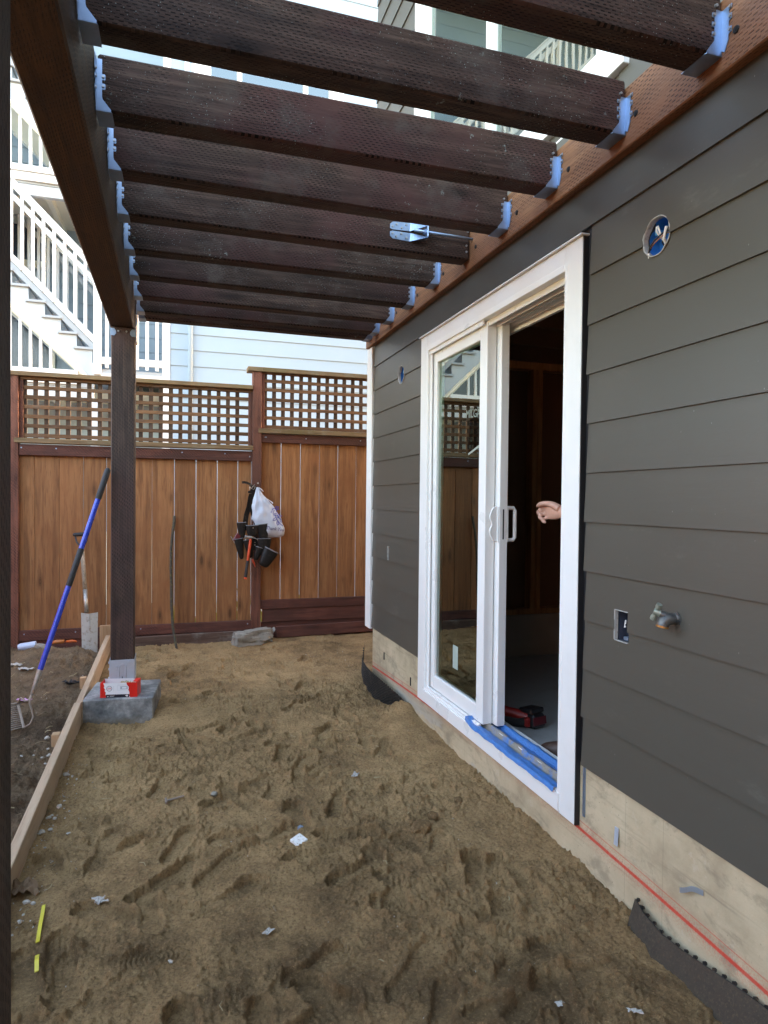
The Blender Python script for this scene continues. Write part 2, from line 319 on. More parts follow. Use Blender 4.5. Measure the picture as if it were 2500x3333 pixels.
# ------------------------------------------------------------------ mesh helpers
def wm(o):
    return (wm(o.parent)@o.matrix_parent_inverse@o.matrix_basis) if o.parent else o.matrix_basis.copy()
class MB:
    def __init__(s): s.v=[]; s.f=[]; s.mi=[]
    def add(s,vs,fs,mi=0):
        b=len(s.v); s.v+= [tuple(v) for v in vs]; s.f+=[tuple(i+b for i in f) for f in fs]; s.mi+=[mi]*len(fs); return s
    def box(s,x0,x1,y0,y1,z0,z1,c=0,mi=0,mat=None):
        x0,x1=min(x0,x1),max(x0,x1);y0,y1=min(y0,y1),max(y0,y1);z0,z1=min(z0,z1),max(z0,z1)
        if c<=0:
            vs=[(x,y,z) for z in (z0,z1) for y in (y0,y1) for x in (x0,x1)]
            fs=[(0,2,3,1),(4,5,7,6),(0,1,5,4),(2,6,7,3),(0,4,6,2),(1,3,7,5)]
        else:
            bm=bmesh.new(); bmesh.ops.create_cube(bm,size=1)
            for q in bm.verts: q.co=Vector((x0+(q.co.x+.5)*(x1-x0),y0+(q.co.y+.5)*(y1-y0),z0+(q.co.z+.5)*(z1-z0)))
            bmesh.ops.bevel(bm,geom=bm.edges[:],offset=min(c,.45*min(x1-x0,y1-y0,z1-z0)),segments=1,affect='EDGES',profile=.5)
            bm.verts.index_update(); vs=[q.co.copy() for q in bm.verts]; fs=[[q.index for q in f.verts] for f in bm.faces]; bm.free()
        if mat is not None: vs=[mat@Vector(q) for q in vs]
        return s.add(vs,fs,mi)
    def prism(s,poly,plane,d0,d1,mi=0):
        n=len(poly)
        def P(a,b,d): return {'xz':(a,d,b),'yz':(d,a,b),'xy':(a,b,d)}[plane]
        vs=[P(a,b,d0) for a,b in poly]+[P(a,b,d1) for a,b in poly]
        fs=[tuple(range(n))[::-1],tuple(range(n,2*n))]+[(i,(i+1)%n,n+(i+1)%n,n+i) for i in range(n)]
        return s.add(vs,fs,mi)
    def tube(s,pts,r,n=8,caps=True,mi=0,flat=1.0,up=None):
        pts=[Vector(p) for p in pts]; m=len(pts); rs=r if isinstance(r,(list,tuple)) else [r]*m
        T=[(pts[min(i+1,m-1)]-pts[max(i-1,0)]).normalized() for i in range(m)]
        u=Vector(up) if up else (Vector((0,0,1)) if abs(T[0].z)<.9 else Vector((1,0,0)))
        u=(u-T[0]*u.dot(T[0])).normalized(); vs=[];fs=[]
        for i in range(m):
            u=(u-T[i]*u.dot(T[i])).normalized(); v=T[i].cross(u)
            for k in range(n):
                a=2*math.pi*k/n; vs.append(pts[i]+(u*math.cos(a)*flat+v*math.sin(a))*rs[i])
        for i in range(m-1):
            for k in range(n):
                fs.append((i*n+k,i*n+(k+1)%n,(i+1)*n+(k+1)%n,(i+1)*n+k))
        if caps: fs.append(tuple(range(n))[::-1]); fs.append(tuple((m-1)*n+k for k in range(n)))
        return s.add(vs,fs,mi)
    def rings(s,rings,cap0=True,cap1=True,mi=0):
        n=len(rings[0]); vs=[p for r in rings for p in r]; fs=[]
        for i in range(len(rings)-1):
            for k in range(n): fs.append((i*n+k,i*n+(k+1)%n,(i+1)*n+(k+1)%n,(i+1)*n+k))
        if cap0: fs.append(tuple(range(n))[::-1])
        if cap1: fs.append(tuple((len(rings)-1)*n+k for k in range(n)))
        return s.add(vs,fs,mi)
    def grid(s,P,mi=0):
        a=len(P); b=len(P[0])
        return s.add([p for r in P for p in r],[(i*b+j,i*b+j+1,(i+1)*b+j+1,(i+1)*b+j) for i in range(a-1) for j in range(b-1)],mi)
    def xf(s,m): s.v=[tuple(m@Vector(q)) for q in s.v]; return s
    def obj(s,name,mats,parent=None,smooth=False,m=None,recalc=True,kind=None,weld=False):
        me=bpy.data.meshes.new(name); me.from_pydata(s.v,[],s.f); me.update()
        if recalc:
            bm=bmesh.new(); bm.from_mesh(me)
            if weld: bmesh.ops.remove_doubles(bm,verts=bm.verts,dist=1e-5)
            bmesh.ops.recalc_face_normals(bm,faces=bm.faces); bm.to_mesh(me); bm.free()
        mats=mats if isinstance(mats,(list,tuple)) else [mats]
        for q in mats: me.materials.append(q)
        if len(mats)>1 and len(me.polygons)==len(s.mi): me.polygons.foreach_set('material_index',s.mi)
        if smooth: me.polygons.foreach_set('use_smooth',[True]*len(me.polygons))
        return place(name,me,parent,m,kind)
def place(name,me,parent=None,m=None,kind=None):
    o=bpy.data.objects.new(name,me); COL.objects.link(o)
    if m is not None: o.matrix_basis=m
    if parent is not None:
        o.parent=parent; o.matrix_parent_inverse=wm(parent).inverted()
    if kind: o['kind']=kind
    return o
def smooth_angle(o,deg=35):
    me=o.data; me.polygons.foreach_set('use_smooth',[True]*len(me.polygons))
    try: me.set_sharp_from_angle(angle=R(deg))
    except Exception: pass
    return o
def thing(name,label,cat,loc=(0,0,0),group=None):
    o=bpy.data.objects.new(name,None); COL.objects.link(o); o.location=loc; o.empty_display_size=.1
    o['label']=label; o['category']=cat
    if group: o['group']=group
    return o
def tag(o,label,cat,group=None):
    o['label']=label; o['category']=cat
    if group: o['group']=group
    return o
def T(x,y,z): return Matrix.Translation((x,y,z))
def RZ(a): return Matrix.Rotation(a,4,'Z')
def RX(a): return Matrix.Rotation(a,4,'X')
def RY(a): return Matrix.Rotation(a,4,'Y')
def cut(o,cutter):
    """boolean difference, applied at once"""
    c=cutter.obj('cutter',M['white']); md=o.modifiers.new('b','BOOLEAN'); md.operation='DIFFERENCE'; md.object=c; md.solver='EXACT'
    dg=bpy.context.evaluated_depsgraph_get(); dg.update(); me=bpy.data.meshes.new_from_object(o.evaluated_get(dg)); o.modifiers.clear()
    o.data=me; bpy.data.objects.remove(c)
def text_mb(txt,size,shear=0,ext=.0004,res=3):
    cu_=bpy.data.curves.new('txt','FONT'); cu_.body=txt; cu_.size=size; cu_.shear=shear; cu_.extrude=ext; cu_.resolution_u=res; cu_.align_x='CENTER'; cu_.align_y='CENTER'
    o=bpy.data.objects.new('txt',cu_); COL.objects.link(o); dg=bpy.context.evaluated_depsgraph_get(); dg.update()
    me=bpy.data.meshes.new_from_object(o.evaluated_get(dg)); mb=MB().add([v.co.copy() for v in me.vertices],[tuple(p.vertices) for p in me.polygons])
    bpy.data.objects.remove(o); bpy.data.curves.remove(cu_); bpy.data.meshes.remove(me); return mb
def sticks(ss,a,b): 
    t=np.clip((ss-a)/(b-a),0,1); return t*t*(3-2*t)
# value noise on arrays
def vnoise(x,y,seed):
    r=np.random.default_rng(seed).random((257,257)); r[256]=r[0]; r[:,256]=r[:,0]; xi=np.floor(x).astype(int); yi=np.floor(y).astype(int); fx=x-xi; fy=y-yi
    fx=fx*fx*fx*(fx*(fx*6-15)+10); fy=fy*fy*fy*(fy*(fy*6-15)+10); a=xi%256;b=yi%256
    return (r[a,b]*(1-fx)+r[a+1,b]*fx)*(1-fy)+(r[a,b+1]*(1-fx)+r[a+1,b+1]*fx)*fy
def fbm(x,y,s,seed,oct=4,gain=.5):
    o=0;am=1;tot=0
    for k in range(oct):
        o=o+am*(vnoise(x*s+17*k,y*s+31*k,seed+k)-.5); tot+=am; am*=gain; s*=2.03
    return o/tot*2
#PART2
W=1.429
# ------------------------------------------------------------------ ground
MB().box(-120,120,-120,120,-.6,-.32).obj('ground',M['earth'],kind='structure')
def ease(v,a,b): t=np.clip((v-a)/(b-a),0,1); return t*t*(3-2*t)
def base_h(x,y):
    h=.012+.045*ease(y,4.7,6.0)+.02*fbm(x,y,1.1,3,3)
    h=h-.060*np.exp(-(((x-1.43)/.22)**2+((y-4.35)/.36)**2))-.03*np.exp(-(((x-1.42)/.16)**2+((y-1.3)/.42)**2))
    h=h+.07*np.exp(-(((x-1.37)/.085)**2+((y-3.86)/.10)**2))+.025*np.exp(-(((x-1.30)/.12)**2+((y-3.55)/.25)**2))
    h=h-.05*np.exp(-(((x+.33)/.2)**2+((y-4.05)/.09)**2))
    h=h+.03*np.exp(-(((x+.05)/.12)**2+((y-4.35)/.3)**2))
    h=h-.012*np.exp(-(((x-.2)/.9)**2+((y-3.0)/1.2)**2))
    return h
nx=500; ys=[1.02]
while ys[-1]<6.3: ys.append(ys[-1]+max(.0040,.0026*ys[-1]))
ys=np.array(ys); xs=np.linspace(-.545,1.436,nx); X,Yg=np.meshgrid(xs,ys)
H=base_h(X,Yg)
rg=np.random.default_rng(5)
lump=fbm(X,Yg,9,20,4,.55); rid=1-np.abs(fbm(X+.3*lump,Yg,6.5,40,4))*2.2
clod=np.clip(fbm(X,Yg,26,60,4,.6)+.05,0,1); patch=ease(fbm(X,Yg,2.1,80,3),-.12,.22)
sh=lambda q:np.clip(q*2.6,0,1)**.75
H=H+.013*lump+.003*np.clip(rid-.45,0,1)*(.3+patch)+.012*sh(clod)*patch+.006*sh(fbm(X,Yg,44,300,3,.6))*patch
PM=np.zeros_like(H)
def footprint(cx,cy,ang,L,dep,kind,seed,side):
    r=.24; j0,j1=np.searchsorted(ys,[cy-r,cy+r]); i0,i1=np.searchsorted(xs,[cx-r,cx+r])
    if j1-j0<3 or i1-i0<3: return
    x=X[j0:j1,i0:i1]-cx; y=Yg[j0:j1,i0:i1]-cy; ca,sa=math.cos(ang),math.sin(ang)
    u=(x*ca+y*sa)/L; v=(-x*sa+y*ca)*side/L
    wob=fbm(x+seed,y,14,seed,3)*.035
    wd=np.interp(u,[-.5,-.46,-.35,-.2,-.02,.15,.3,.42,.48,.5],[0,.075,.118,.105,.098,.138,.155,.125,.07,0])
    cv=np.interp(u,[-.5,-.1,.25,.5],[0,.0,-.012,-.035])
    d=np.maximum(np.abs(v-cv)-wd,np.abs(u)-.5)+wob
    ins=1-ease(d,-.010,.008); h=H[j0:j1,i0:i1]
    hm=(h*ins).sum()/max(ins.sum(),1e-6)
    tilt=u*.018*math.sin(seed)+v*.02*math.cos(seed*1.7)
    if kind==0: tr=np.sin(u*L/.017*6.283+1.3*np.abs(((v*L/.03)%2)-1)*3)
    elif kind==1: tr=np.maximum(np.sin(u*L/.016*6.283),np.sin(v*L/.016*6.283))
    elif kind==2: tr=np.sin((u*L+6*(v*L)**2*np.sign(u))/.021*6.283)
    elif kind==3: tr=np.where(u>-.1,np.sin(np.hypot(u-.28,v*1.2)*L/.014*6.283),np.sin(v*L/.02*6.283))
    else: tr=np.zeros_like(u)
    keep=ease(fbm(x+seed*3.1,y,7,seed+9,2),-.30,.10)
    flat=hm-dep+tilt+.10*(h-hm)+tr*.0048*keep*(d<-.012)
    h2=h*(1-ins)+flat*ins
    PM[j0:j1,i0:i1]=np.maximum(PM[j0:j1,i0:i1]*(1-.3*ins),ins)
    rim=np.exp(-((d-.038)/.032)**2)*(.55+.9*fbm(x+seed,y-seed,8,seed+4,3))
    heel=np.where(u>.2,1.35,.8)
    H[j0:j1,i0:i1]=h2+rim*dep*.62*heel*(1-ins)
n=0
for k in range(150):
    cx=rg.uniform(-.40,1.30); cy=1.25+4.5*rg.random()**1.12
    if cx>1.18 and 3.5<cy<5.0: continue
    if -.55<cx<0.02 and 3.95<cy<4.75: continue
    a=(math.pi/2 if rg.random()<.5 else -math.pi/2)+rg.normal(0,1.0)
    footprint(cx,cy,a,rg.uniform(.25,.31),rg.uniform(.010,.026),int(rg.integers(0,6)),int(rg.integers(1,900)),rg.choice([-1,1]))
for (cx,cy,a,L,dp,kd) in ((-.25,2.66,1.35,.31,.014,0),(.02,2.62,1.2,.28,.020,4),(.16,2.42,.9,.29,.018,1),(.26,2.98,1.9,.29,.017,2),(.18,2.22,.6,.3,.014,3),(-.13,1.98,.15,.3,.012,3),(.66,1.72,.7,.29,.016,4),(.88,2.30,2.0,.28,.014,2),(.62,3.25,1.0,.29,.018,4),(.95,3.30,2.4,.30,.016,4),(.34,1.62,.4,.3,.012,2),(1.0,1.66,.3,.29,.014,1),(.50,2.70,1.7,.3,.018,4),(-.05,3.2,1.3,.3,.016,1)):
    footprint(cx,cy,a,L,dp,kd,int(cx*100+cy*77)+5,1)
crumb=np.clip(fbm(X,Yg,55,120,3,.6)-.06,0,1); H=H+.0095*sh(crumb)*ease(fbm(X,Yg,3.3,140,3),-.06,.26)*(1-.85*PM)+.0048*fbm(X,Yg,80,160,3,.65)
def sand_h(x,y): 
    j=int(np.clip(np.searchsorted(ys,y),0,len(ys)-1)); i=int(np.clip(np.searchsorted(xs,x),0,nx-1)); return float(H[j,i])
def sheet(name,X,Y,Z,mat):
    a,b=X.shape; me=bpy.data.meshes.new(name); v=np.stack([X,Y,Z],-1).reshape(-1,3).astype(np.float32)
    idx=np.arange(a*b).reshape(a,b); q=np.stack([idx[:-1,:-1],idx[:-1,1:],idx[1:,1:],idx[1:,:-1]],-1).reshape(-1,4)
    me.vertices.add(len(v)); me.vertices.foreach_set('co',v.ravel()); me.loops.add(q.size); me.loops.foreach_set('vertex_index',q.ravel().astype(np.int32))
    me.polygons.add(len(q)); me.polygons.foreach_set('loop_start',np.arange(0,q.size,4,dtype=np.int32)); me.polygons.foreach_set('loop_total',np.full(len(q),4,dtype=np.int32))
    me.update(calc_edges=True); me.polygons.foreach_set('use_smooth',np.ones(len(q),dtype=bool)); me.materials.append(mat); return place(name,me,kind='structure')
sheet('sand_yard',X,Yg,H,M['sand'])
# sand on the far side of the house corner
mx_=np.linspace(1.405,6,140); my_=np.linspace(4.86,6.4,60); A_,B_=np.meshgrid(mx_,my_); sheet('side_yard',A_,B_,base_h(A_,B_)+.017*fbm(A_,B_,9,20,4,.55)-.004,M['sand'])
# garden soil beyond the form board
gx=np.linspace(-3.2,-.545,330); gy=[1.5]
while gy[-1]<6.3: gy.append(gy[-1]+max(.008,.0028*gy[-1]))
gy=np.array(gy); GX,GY=np.meshgrid(gx,gy)
GH=.035+.030*(GY-2.5)+.065*np.exp(-(((GX+.85)/.4)**2+((GY-5.35)/.35)**2))-.035*ease(GX,-.75,-.56)+.06*ease(-GX,1.2,2.5)-.07*ease(GY,5.6,5.95)
GH=GH+.036*fbm(GX,GY,5,200,5,.6)+.032*sh(fbm(GX,GY,14,220,4,.6))*ease(fbm(GX,GY,2.2,280,3),-.25,.25)+.014*sh(fbm(GX,GY,38,240,3,.6))+.016*np.sin(GY*19+2*fbm(GX,GY,3,260,2))*np.exp(-((GY-4.0)/.7)**2)
def soil_h(x,y):
    j=int(np.clip(np.searchsorted(gy,y),0,len(gy)-1)); i=int(np.clip(np.searchsorted(gx,x),0,len(gx)-1)); return float(GH[j,i])
sheet('garden_soil',GX,GY,GH,M['soil'])

# ------------------------------------------------------------------ the dark house
house=thing('house','dark brown grey sided house with white sliding door along the sandy yard','house',(W,4.7,0))
def hp(mb,name,mat,parent=None,**k): return mb.obj(name,mat,parent or house,**k)
ZB=1.4545-6*.178      # bottom edge of the lowest course
def plank(y0,y1,z0,hgt=.178,par=None):
    poly=[(W-.0100,z0),(W-.0005,z0),(W+.0065,z0+hgt+.022),(W-.0005,z0+hgt+.022)]
    # slight cut edge
    return MB().prism(poly,'xz',y0,y1).obj('siding_plank',M['siding'],house)
planks={}
for k in range(11):
    z=ZB+k*.178
    planks[('far',k)]=plank(3.700+.0035*math.sin(k*2.1),4.712,z)
    planks[('near',k)]=plank(-1.6,2.034+.006*math.sin(k*1.7),z)
planks['top']=plank(-1.6,4.712,ZB+11*.178,.20)
# upper storey courses
for k in range(24):
    z=2.70+k*.178
    if 2.62<z+.178 and z<5.25:
        plank(3.835,4.712,z); plank(-1.6,1.885,z)
        if z<2.75: plank(1.885,3.835,z-.02,.10)
    else: plank(-1.6,4.712,z)
UW0,UW1=1.895,3.825
# walls behind the cladding
s_=MB(); s_.box(W+.012,W+.16,3.60,4.70,.40,2.56); s_.box(W+.012,W+.16,-1.6,2.14,.40,2.56); s_.box(W+.012,W+.16,2.14,3.60,2.24,2.56)
sheath=hp(s_,'sheathing',M['sheath'])
u_=MB(); u_.box(W+.012,9,-1.6,4.70,5.26,7.2); u_.box(W+.012,9,3.83,4.70,2.56,5.26); u_.box(W+.012,9,-1.6,1.89,2.56,5.26); u_.box(W+1.2,9,1.89,3.83,2.56,5.26); u_.box(W+.012,W+1.2,1.89,3.83,2.56,2.80)
hp(u_,'upper_wall',M['sheath'])
hp(MB().box(W-.4,9.4,-2.0,5.1,7.2,7.35),'roof',M['roof'])
f_=MB(); f_.box(W,W+.2,-1.6,2.05,-.35,.392); f_.box(W,W+.2,3.67,4.70,-.35,.392); f_.box(W,W+.2,2.05,3.67,-.35,.168); f_.box(W+.2,9,4.55,4.70,-.35,.392)
found=hp(f_,'foundation',M['found'])
hp(MB().box(W+.2,6.5,-1.6,4.55,-.2,.165),'floor_slab',M['slab'])
i_=MB(); i_.box(W+.16,6.5,4.52,4.56,.48,2.42); i_.box(6.4,6.5,-1.6,4.55,.16,2.42); i_.box(W+.16,6.5,-1.6,-1.55,.16,2.42); i_.box(W+.162,W+.17,3.60,4.55,.48,2.42)
hp(i_,'insulation',M['paper'])
hp(MB().box(W+.16,6.5,4.40,4.60,.165,.48),'inside_curb',M['curb'])
hp(MB().box(W+.16,6.5,4.43,4.52,.48,.52),'bottom_plate',M['stud'])
for x in (1.80,2.21,2.615,2.66,2.95,3.02,3.43,3.84,4.25): hp(MB().box(x,x+.038,4.43,4.52,.52,2.36,.002),'stud',M['stud'])
hp(MB().box(W+.16,6.5,4.43,4.52,2.36,2.44),'top_plate',M['stud'])
for y in (.4,.8,1.2,1.6,2.0,2.4,2.8,3.2,3.6,4.0): hp(MB().box(W+.16,6.5,y,y+.04,2.32,2.55),'ceiling_joist',M['ceil'])
hp(MB().box(W+.16,6.5,-1.6,4.6,2.55,2.56),'subfloor',M['ceil'])
hp(MB().box(W-.022,W+.012,4.716,4.842,.372,2.500,.003),'corner_trim',M['white'])
hp(MB().box(W-.004,W+.01,-1.6,4.842,2.697,2.765,.001),'wall_flashing',M['white'])
hp(MB().box(W+.0005,W+.012,4.708,4.720,.372,2.52),'corner_gap',M['membrane'])
# --- sliding door
door=hp(MB().box(1.405,1.58,2.147,2.166,.20,2.25,.002).box(1.405,1.58,3.566,3.60,.20,2.25,.002).box(1.405,1.58,2.166,3.566,2.222,2.25,.002),'sliding_door',M['vinyl'])
tr=MB(); TX0,TX1=W-.023,W+.002
tr.box(TX0,TX1,2.055,2.160,.156,2.317,.0025); tr.box(TX0,TX1,3.582,3.683,.156,2.317,.0025)
tr.box(TX0+.0008,TX1,2.1605,3.5815,2.236,2.3165,.0025); tr.box(TX0+.0008,TX1,2.1605,3.5815,.1565,.244,.0025)
hp(tr,'door_trim',M['white'])
hp(MB().box(TX0-.012,TX1,2.046,3.692,2.3175,2.324,.001),'head_flashing',M['white'])
hp(MB().box(TX0+.003,W+.012,2.0495,2.0545,.156,2.314).box(W+.001,W+.012,2.0,2.049,.165,2.34),'door_membrane',M['membrane'])
hp(MB().box(W-.004,W+.0,2.015,2.030,.20,.385,.001).xf(T(0,0,0)),'membrane_flap',M['galv'])
hp(MB().box(W+.001,W+.012,3.684,3.708,.165,2.34),'door_membrane',M['membrane'])
# sill and tracks
hp(MB().box(1.400,1.60,2.15,3.566,.165,.232).box(1.462,1.470,2.166,3.566,.232,.256).box(1.530,1.538,2.166,3.566,.232,.256),'sill',M['vinyl'],door)
hp(MB().box(1.44,1.446,2.166,3.566,2.195,2.222).box(1.475,1.48,2.166,2.85,2.190,2.222).box(1.50,1.505,2.166,2.85,2.190,2.222).box(1.545,1.55,2.166,3.5,2.190,2.222).box(1.565,1.58,2.166,3.566,2.17,2.222),'head_track',M['vinyl'],door)
# fixed sash
def sash(x0,x1,y0,y1,z0,z1,st0,st1,rb,rt):
    m=MB(); m.box(x0,x1,y0,y0+st0,z0,z1,.003); m.box(x0,x1,y1-st1,y1,z0,z1,.003)
    m.box(x0+.0006,x1-.0006,y0+st0,y1-st1,z0,z0+rb,.003); m.box(x0+.0006,x1-.0006,y0+st0,y1-st1,z1-rt,z1,.003); return m
hp(MB().box(1.420,1.425,3.536,3.566,.24,2.222).box(1.412,1.430,2.87,3.566,.232,.257).box(1.414,1.424,2.87,3.566,2.2,2.2225),'sash_bead',M['vinyl'],door)
hp(sash(1.432,1.484,2.860,3.562,.257,2.216,.076,.072,.078,.074),'fixed_sash',M['vinyl'],door)
hp(MB().box(1.448,1.454,2.936,3.492,.333,2.144),'glass_pane',M['glass'],door)
hp(sash(1.488,1.532,2.818,3.466,.257,2.205,.072,.070,.078,.074),'sliding_sash',M['vinyl'],door)
hp(MB().box(1.506,1.512,2.888,3.397,.333,2.133),'glass_pane',M['glass'],door)
# paper labels and the maker's sticker on the glass
hp(MB().box(1.4468,1.4476,3.19,3.255,.44,.565),'label',simple('paper label',(.36,.45,.40),.6),door)
hp(MB().prism([(2.84,1.02),(2.975,.98),(3.045,1.36),(2.84,1.46)],'yz',1.5045,1.5052),'label',simple('white paper sheet',(.50,.60,.55),.6),door)
stk=hp(MB().prism([(2.937,1.625),(3.09,1.585),(3.09,1.595),(2.937,1.637)],'yz',1.4470,1.4475),'sticker_border',simple('pale sticker edge',(.34,.37,.32),.5),door)
hp(MB().prism([(2.937,1.637),(3.09,1.595),(3.075,1.80),(2.937,1.80)],'yz',1.4472,1.4475),'sticker',glass_mat('red sticker film',(.62,.22,.14),1.3),door)
tm=text_mb('MILGARD',.058).xf(T(1.4466,3.000,1.79)@RX(R(4))@Matrix(((0,0,-1,0),(-1,0,0,0),(0,1,0,0),(0,0,0,1))))
tm.obj('lettering',simple('pale lettering',(.26,.30,.25),.5),door)
# handles
hm=MB(); pr=[]
for i in range(33):
    t=i/32; z=1.152+.172*t; b=.006+.040*math.sin(math.pi*t)**.45*(1-.42*math.exp(-((t-.5)/.13)**2))
    pr.append((z,b))
poly=[(1.486,z) for z,b in pr[::-1]]+[(1.486-b,z) for z,b in pr]
hm=MB().prism([(x,z) for x,z in poly],'xz',2.829,2.841); hm.box(1.482,1.489,2.820,2.850,1.15,1.326,.002)
hp(hm,'door_handle',M['vinyl'],door)
ih=MB(); ih.box(1.531,1.540,2.820,2.870,1.150,1.326,.003)
ih.tube([(1.535,2.842,1.160),(1.575,2.842,1.160),(1.584,2.842,1.172),(1.584,2.842,1.304),(1.575,2.842,1.316),(1.535,2.842,1.316)],.0095,10)
hp(ih,'door_handle',M['vinyl'],door)
hp(MB().box(1.506,1.5125,2.8165,2.8185,1.165,1.310),'lock_plate',M['black'],door)
# --- upper window, sliding, white frame
win=hp(MB().box(W-.03,W+.005,UW0-.06,UW0+.085,2.80,5.25,.002).box(W-.03,W+.005,UW1-.14,UW1+.01,2.80,5.25,.002).box(W-.03,W+.005,UW0+.085,UW1-.14,2.80,2.90,.002).box(W-.03,W+.005,UW0+.085,UW1-.14,5.14,5.25,.002),'upper_window',M['white'])
hp(MB().box(W-.012,W+.03,2.805,2.885,2.90,5.14,.002).box(W-.004,W+.03,UW0+.085,UW0+.125,2.90,5.14,.002).box(W-.004,W+.03,UW1-.175,UW1-.14,2.90,5.14,.002).box(W-.006,W+.03,UW0+.12,UW1-.17,2.90,2.945,.002).box(W-.006,W+.03,UW0+.12,UW1-.17,5.09,5.14,.002),'window_frame',M['vinyl'],win)
hp(MB().box(W+.010,W+.014,UW0+.12,2.806,2.94,5.10),'pane',M['winglass'],win)
hp(MB().box(W+.010,W+.014,2.884,UW1-.17,2.94,5.10),'pane',M['winglass'],win)
hp(MB().box(W+.09,W+.10,UW0,UW1,2.8,5.2),'window_blind',M['dimglass'],win)
# --- electrical boxes let into the siding
def disc_cut(y,z,r,seed):
    rr=random.Random(seed); m=MB(); n=36; ring=[(y+r*(1+.012*rr.uniform(-1,1))*math.cos(2*math.pi*k/n),z+r*(1+.012*rr.uniform(-1,1))*math.sin(2*math.pi*k/n)) for k in range(n)]
    return m.prism(ring,'yz',W-.05,W+.05),ring
for (y,z,r,ks,nm,lb) in ((1.690,2.178,.059,[('near',8),('near',9),('near',10)],'r','round blue electrical box with loose wires let into the siding'),(4.092,2.178,.059,[('far',8),('far',9),('far',10)],'f','round blue electrical box let into the siding near the house corner')):
    c_,ring=disc_cut(y,z,r,int(y*10))
    for k in ks: cut(planks[k],c_)
    cut(sheath,MB().prism(ring,'yz',W-.05,W+.08))
    m=MB(); n=36
    prof=[(r+.0015,-.0050),(r+.0025,-.0078),(r-.0005,-.0088),(r-.0015,-.004),(r-.0016,.012)]
    m.rings([[(W+dx+.0015*math.sin(k*5.1),y+rr_*(1+.012*math.sin(k*2.7))*math.cos(2*math.pi*k/n),z+rr_*math.sin(2*math.pi*k/n)) for k in range(n)] for rr_,dx in prof],False,False)
    bx=m.obj('cut_edge',M['siding_edge'],house,smooth=True)
    b=MB(); q=r-.001
    b.rings([[(W+dx,y+q*f*math.cos(2*math.pi*k/n),z+q*f*math.sin(2*math.pi*k/n)) for k in range(n)] for dx,f in ((.0115,1.02),(.055,.98))],False,True)
    e=b.obj('electrical_box',M['boxblue'],house); e['label']=lb
    d=MB(); d.box(W+.02,W+.045,y+.024,y+.038,z+.018,z+.034,.001); d.box(W+.02,W+.05,y-.045,y-.03,z-.028,z-.012,.001); d.box(W+.03,W+.05,y-.02,y+.0,z-.05,z-.03); d.obj('box_clip',simple('bright blue clip',(.03,.34,.70),.4),e)
    if nm=='r':
        for pts,mt,rad in (([(W+.05,y-.01,z-.03),(W+.015,y+.0,z-.005),(W+.004,y+.012,z+.02),(W+.003,y+.010,z+.034)],'wirew',.003),([(W+.05,y-.012,z-.03),(W+.012,y-.002,z-.0),(W+.002,y+.004,z+.034)],'wirew',.0028),
              ([(W+.04,y-.045,z+.02),(W+.004,y-.02,z+.006),(W-.004,y+.01,z-.008),(W-.006,y+.030,z-.024),(W-.004,y+.036,z-.042)],'wireb',.0026),([(W+.04,y-.045,z+.013),(W+.004,y-.02,z-.0),(W-.002,y+.012,z-.016),(W-.004,y+.028,z-.028)],'copper',.0018),
              ([(W+.03,y-.02,z-.05),(W-.004,y-.03,z-.02),(W-.010,y-.048,z+.012)],'wirew',.0045),([(W+.03,y-.01,z-.05),(W+.0,y-.02,z-.026),(W-.008,y-.056,z+.008)],'wireb',.0026)):
            MB().tube(pts,rad,7).obj('wire',M[mt],e,smooth=True)
        MB().tube([(W-.004,y+.036,z-.040),(W-.003,y+.037,z-.056)],[.0035,.002],7).obj('wire_nut',M['wirew'],e)
# rectangular outlet cut out
for (y0,y1,z0,z1,ks,lb) in ((1.792,1.858,.886,.986,[('near',2),('near',3)],'rectangular outlet cutout with a bent black wire inside'),(4.305,4.345,.928,1.024,[('far',3),('far',2)],'narrow outlet cutout left of the sliding door')):
    for k in ks: cut(planks[k],MB().box(W-.05,W+.05,y0,y1,z0,z1))
    cut(sheath,MB().box(W-.05,W+.06,y0-.007,y1+.007,z0-.007,z1+.007))
    e=MB().box(W+.050,W+.054,y0-.004,y1+.004,z0-.004,z1+.004).box(W+.0115,W+.05,y0-.006,y0-.002,z0-.004,z1+.004).box(W+.0115,W+.05,y1+.002,y1+.006,z0-.004,z1+.004).box(W+.0115,W+.05,y0,y1,z1,z1+.004).box(W+.0115,W+.05,y0,y1,z0-.006,z0-.002).obj('electrical_box',M['boxgrey'],house); e['label']=lb
    MB().box(W-.0085,W+.006,y1-.0008,y1+.0030,z0,z1).box(W-.0085,W+.006,y0,y1,z0-.0035,z0-.0005).box(W-.009,W+.004,y0,y1,z1-.0005,z1+.002).obj('cut_edge',M['siding_edge'],e)
    MB().tube([(W+.03,y0+.03,z1-.03),(W+.006,y0+.026,z1-.045),(W+.012,y0+.012,z0+.03)],.0028,7).obj('wire',M['wireb'],e,smooth=True)
    MB().box(W+.0,W+.02,y0+.01,y0+.03,z0+.004,z0+.016,.002).obj('box_clip',M['galv'],e)
    if y0<3:
        MB().tube([(W+.008,y0+.028,z1-.03),(W+.006,y0+.030,z1-.055)],.003,7).obj('wire_nut',M['wirew'],e)
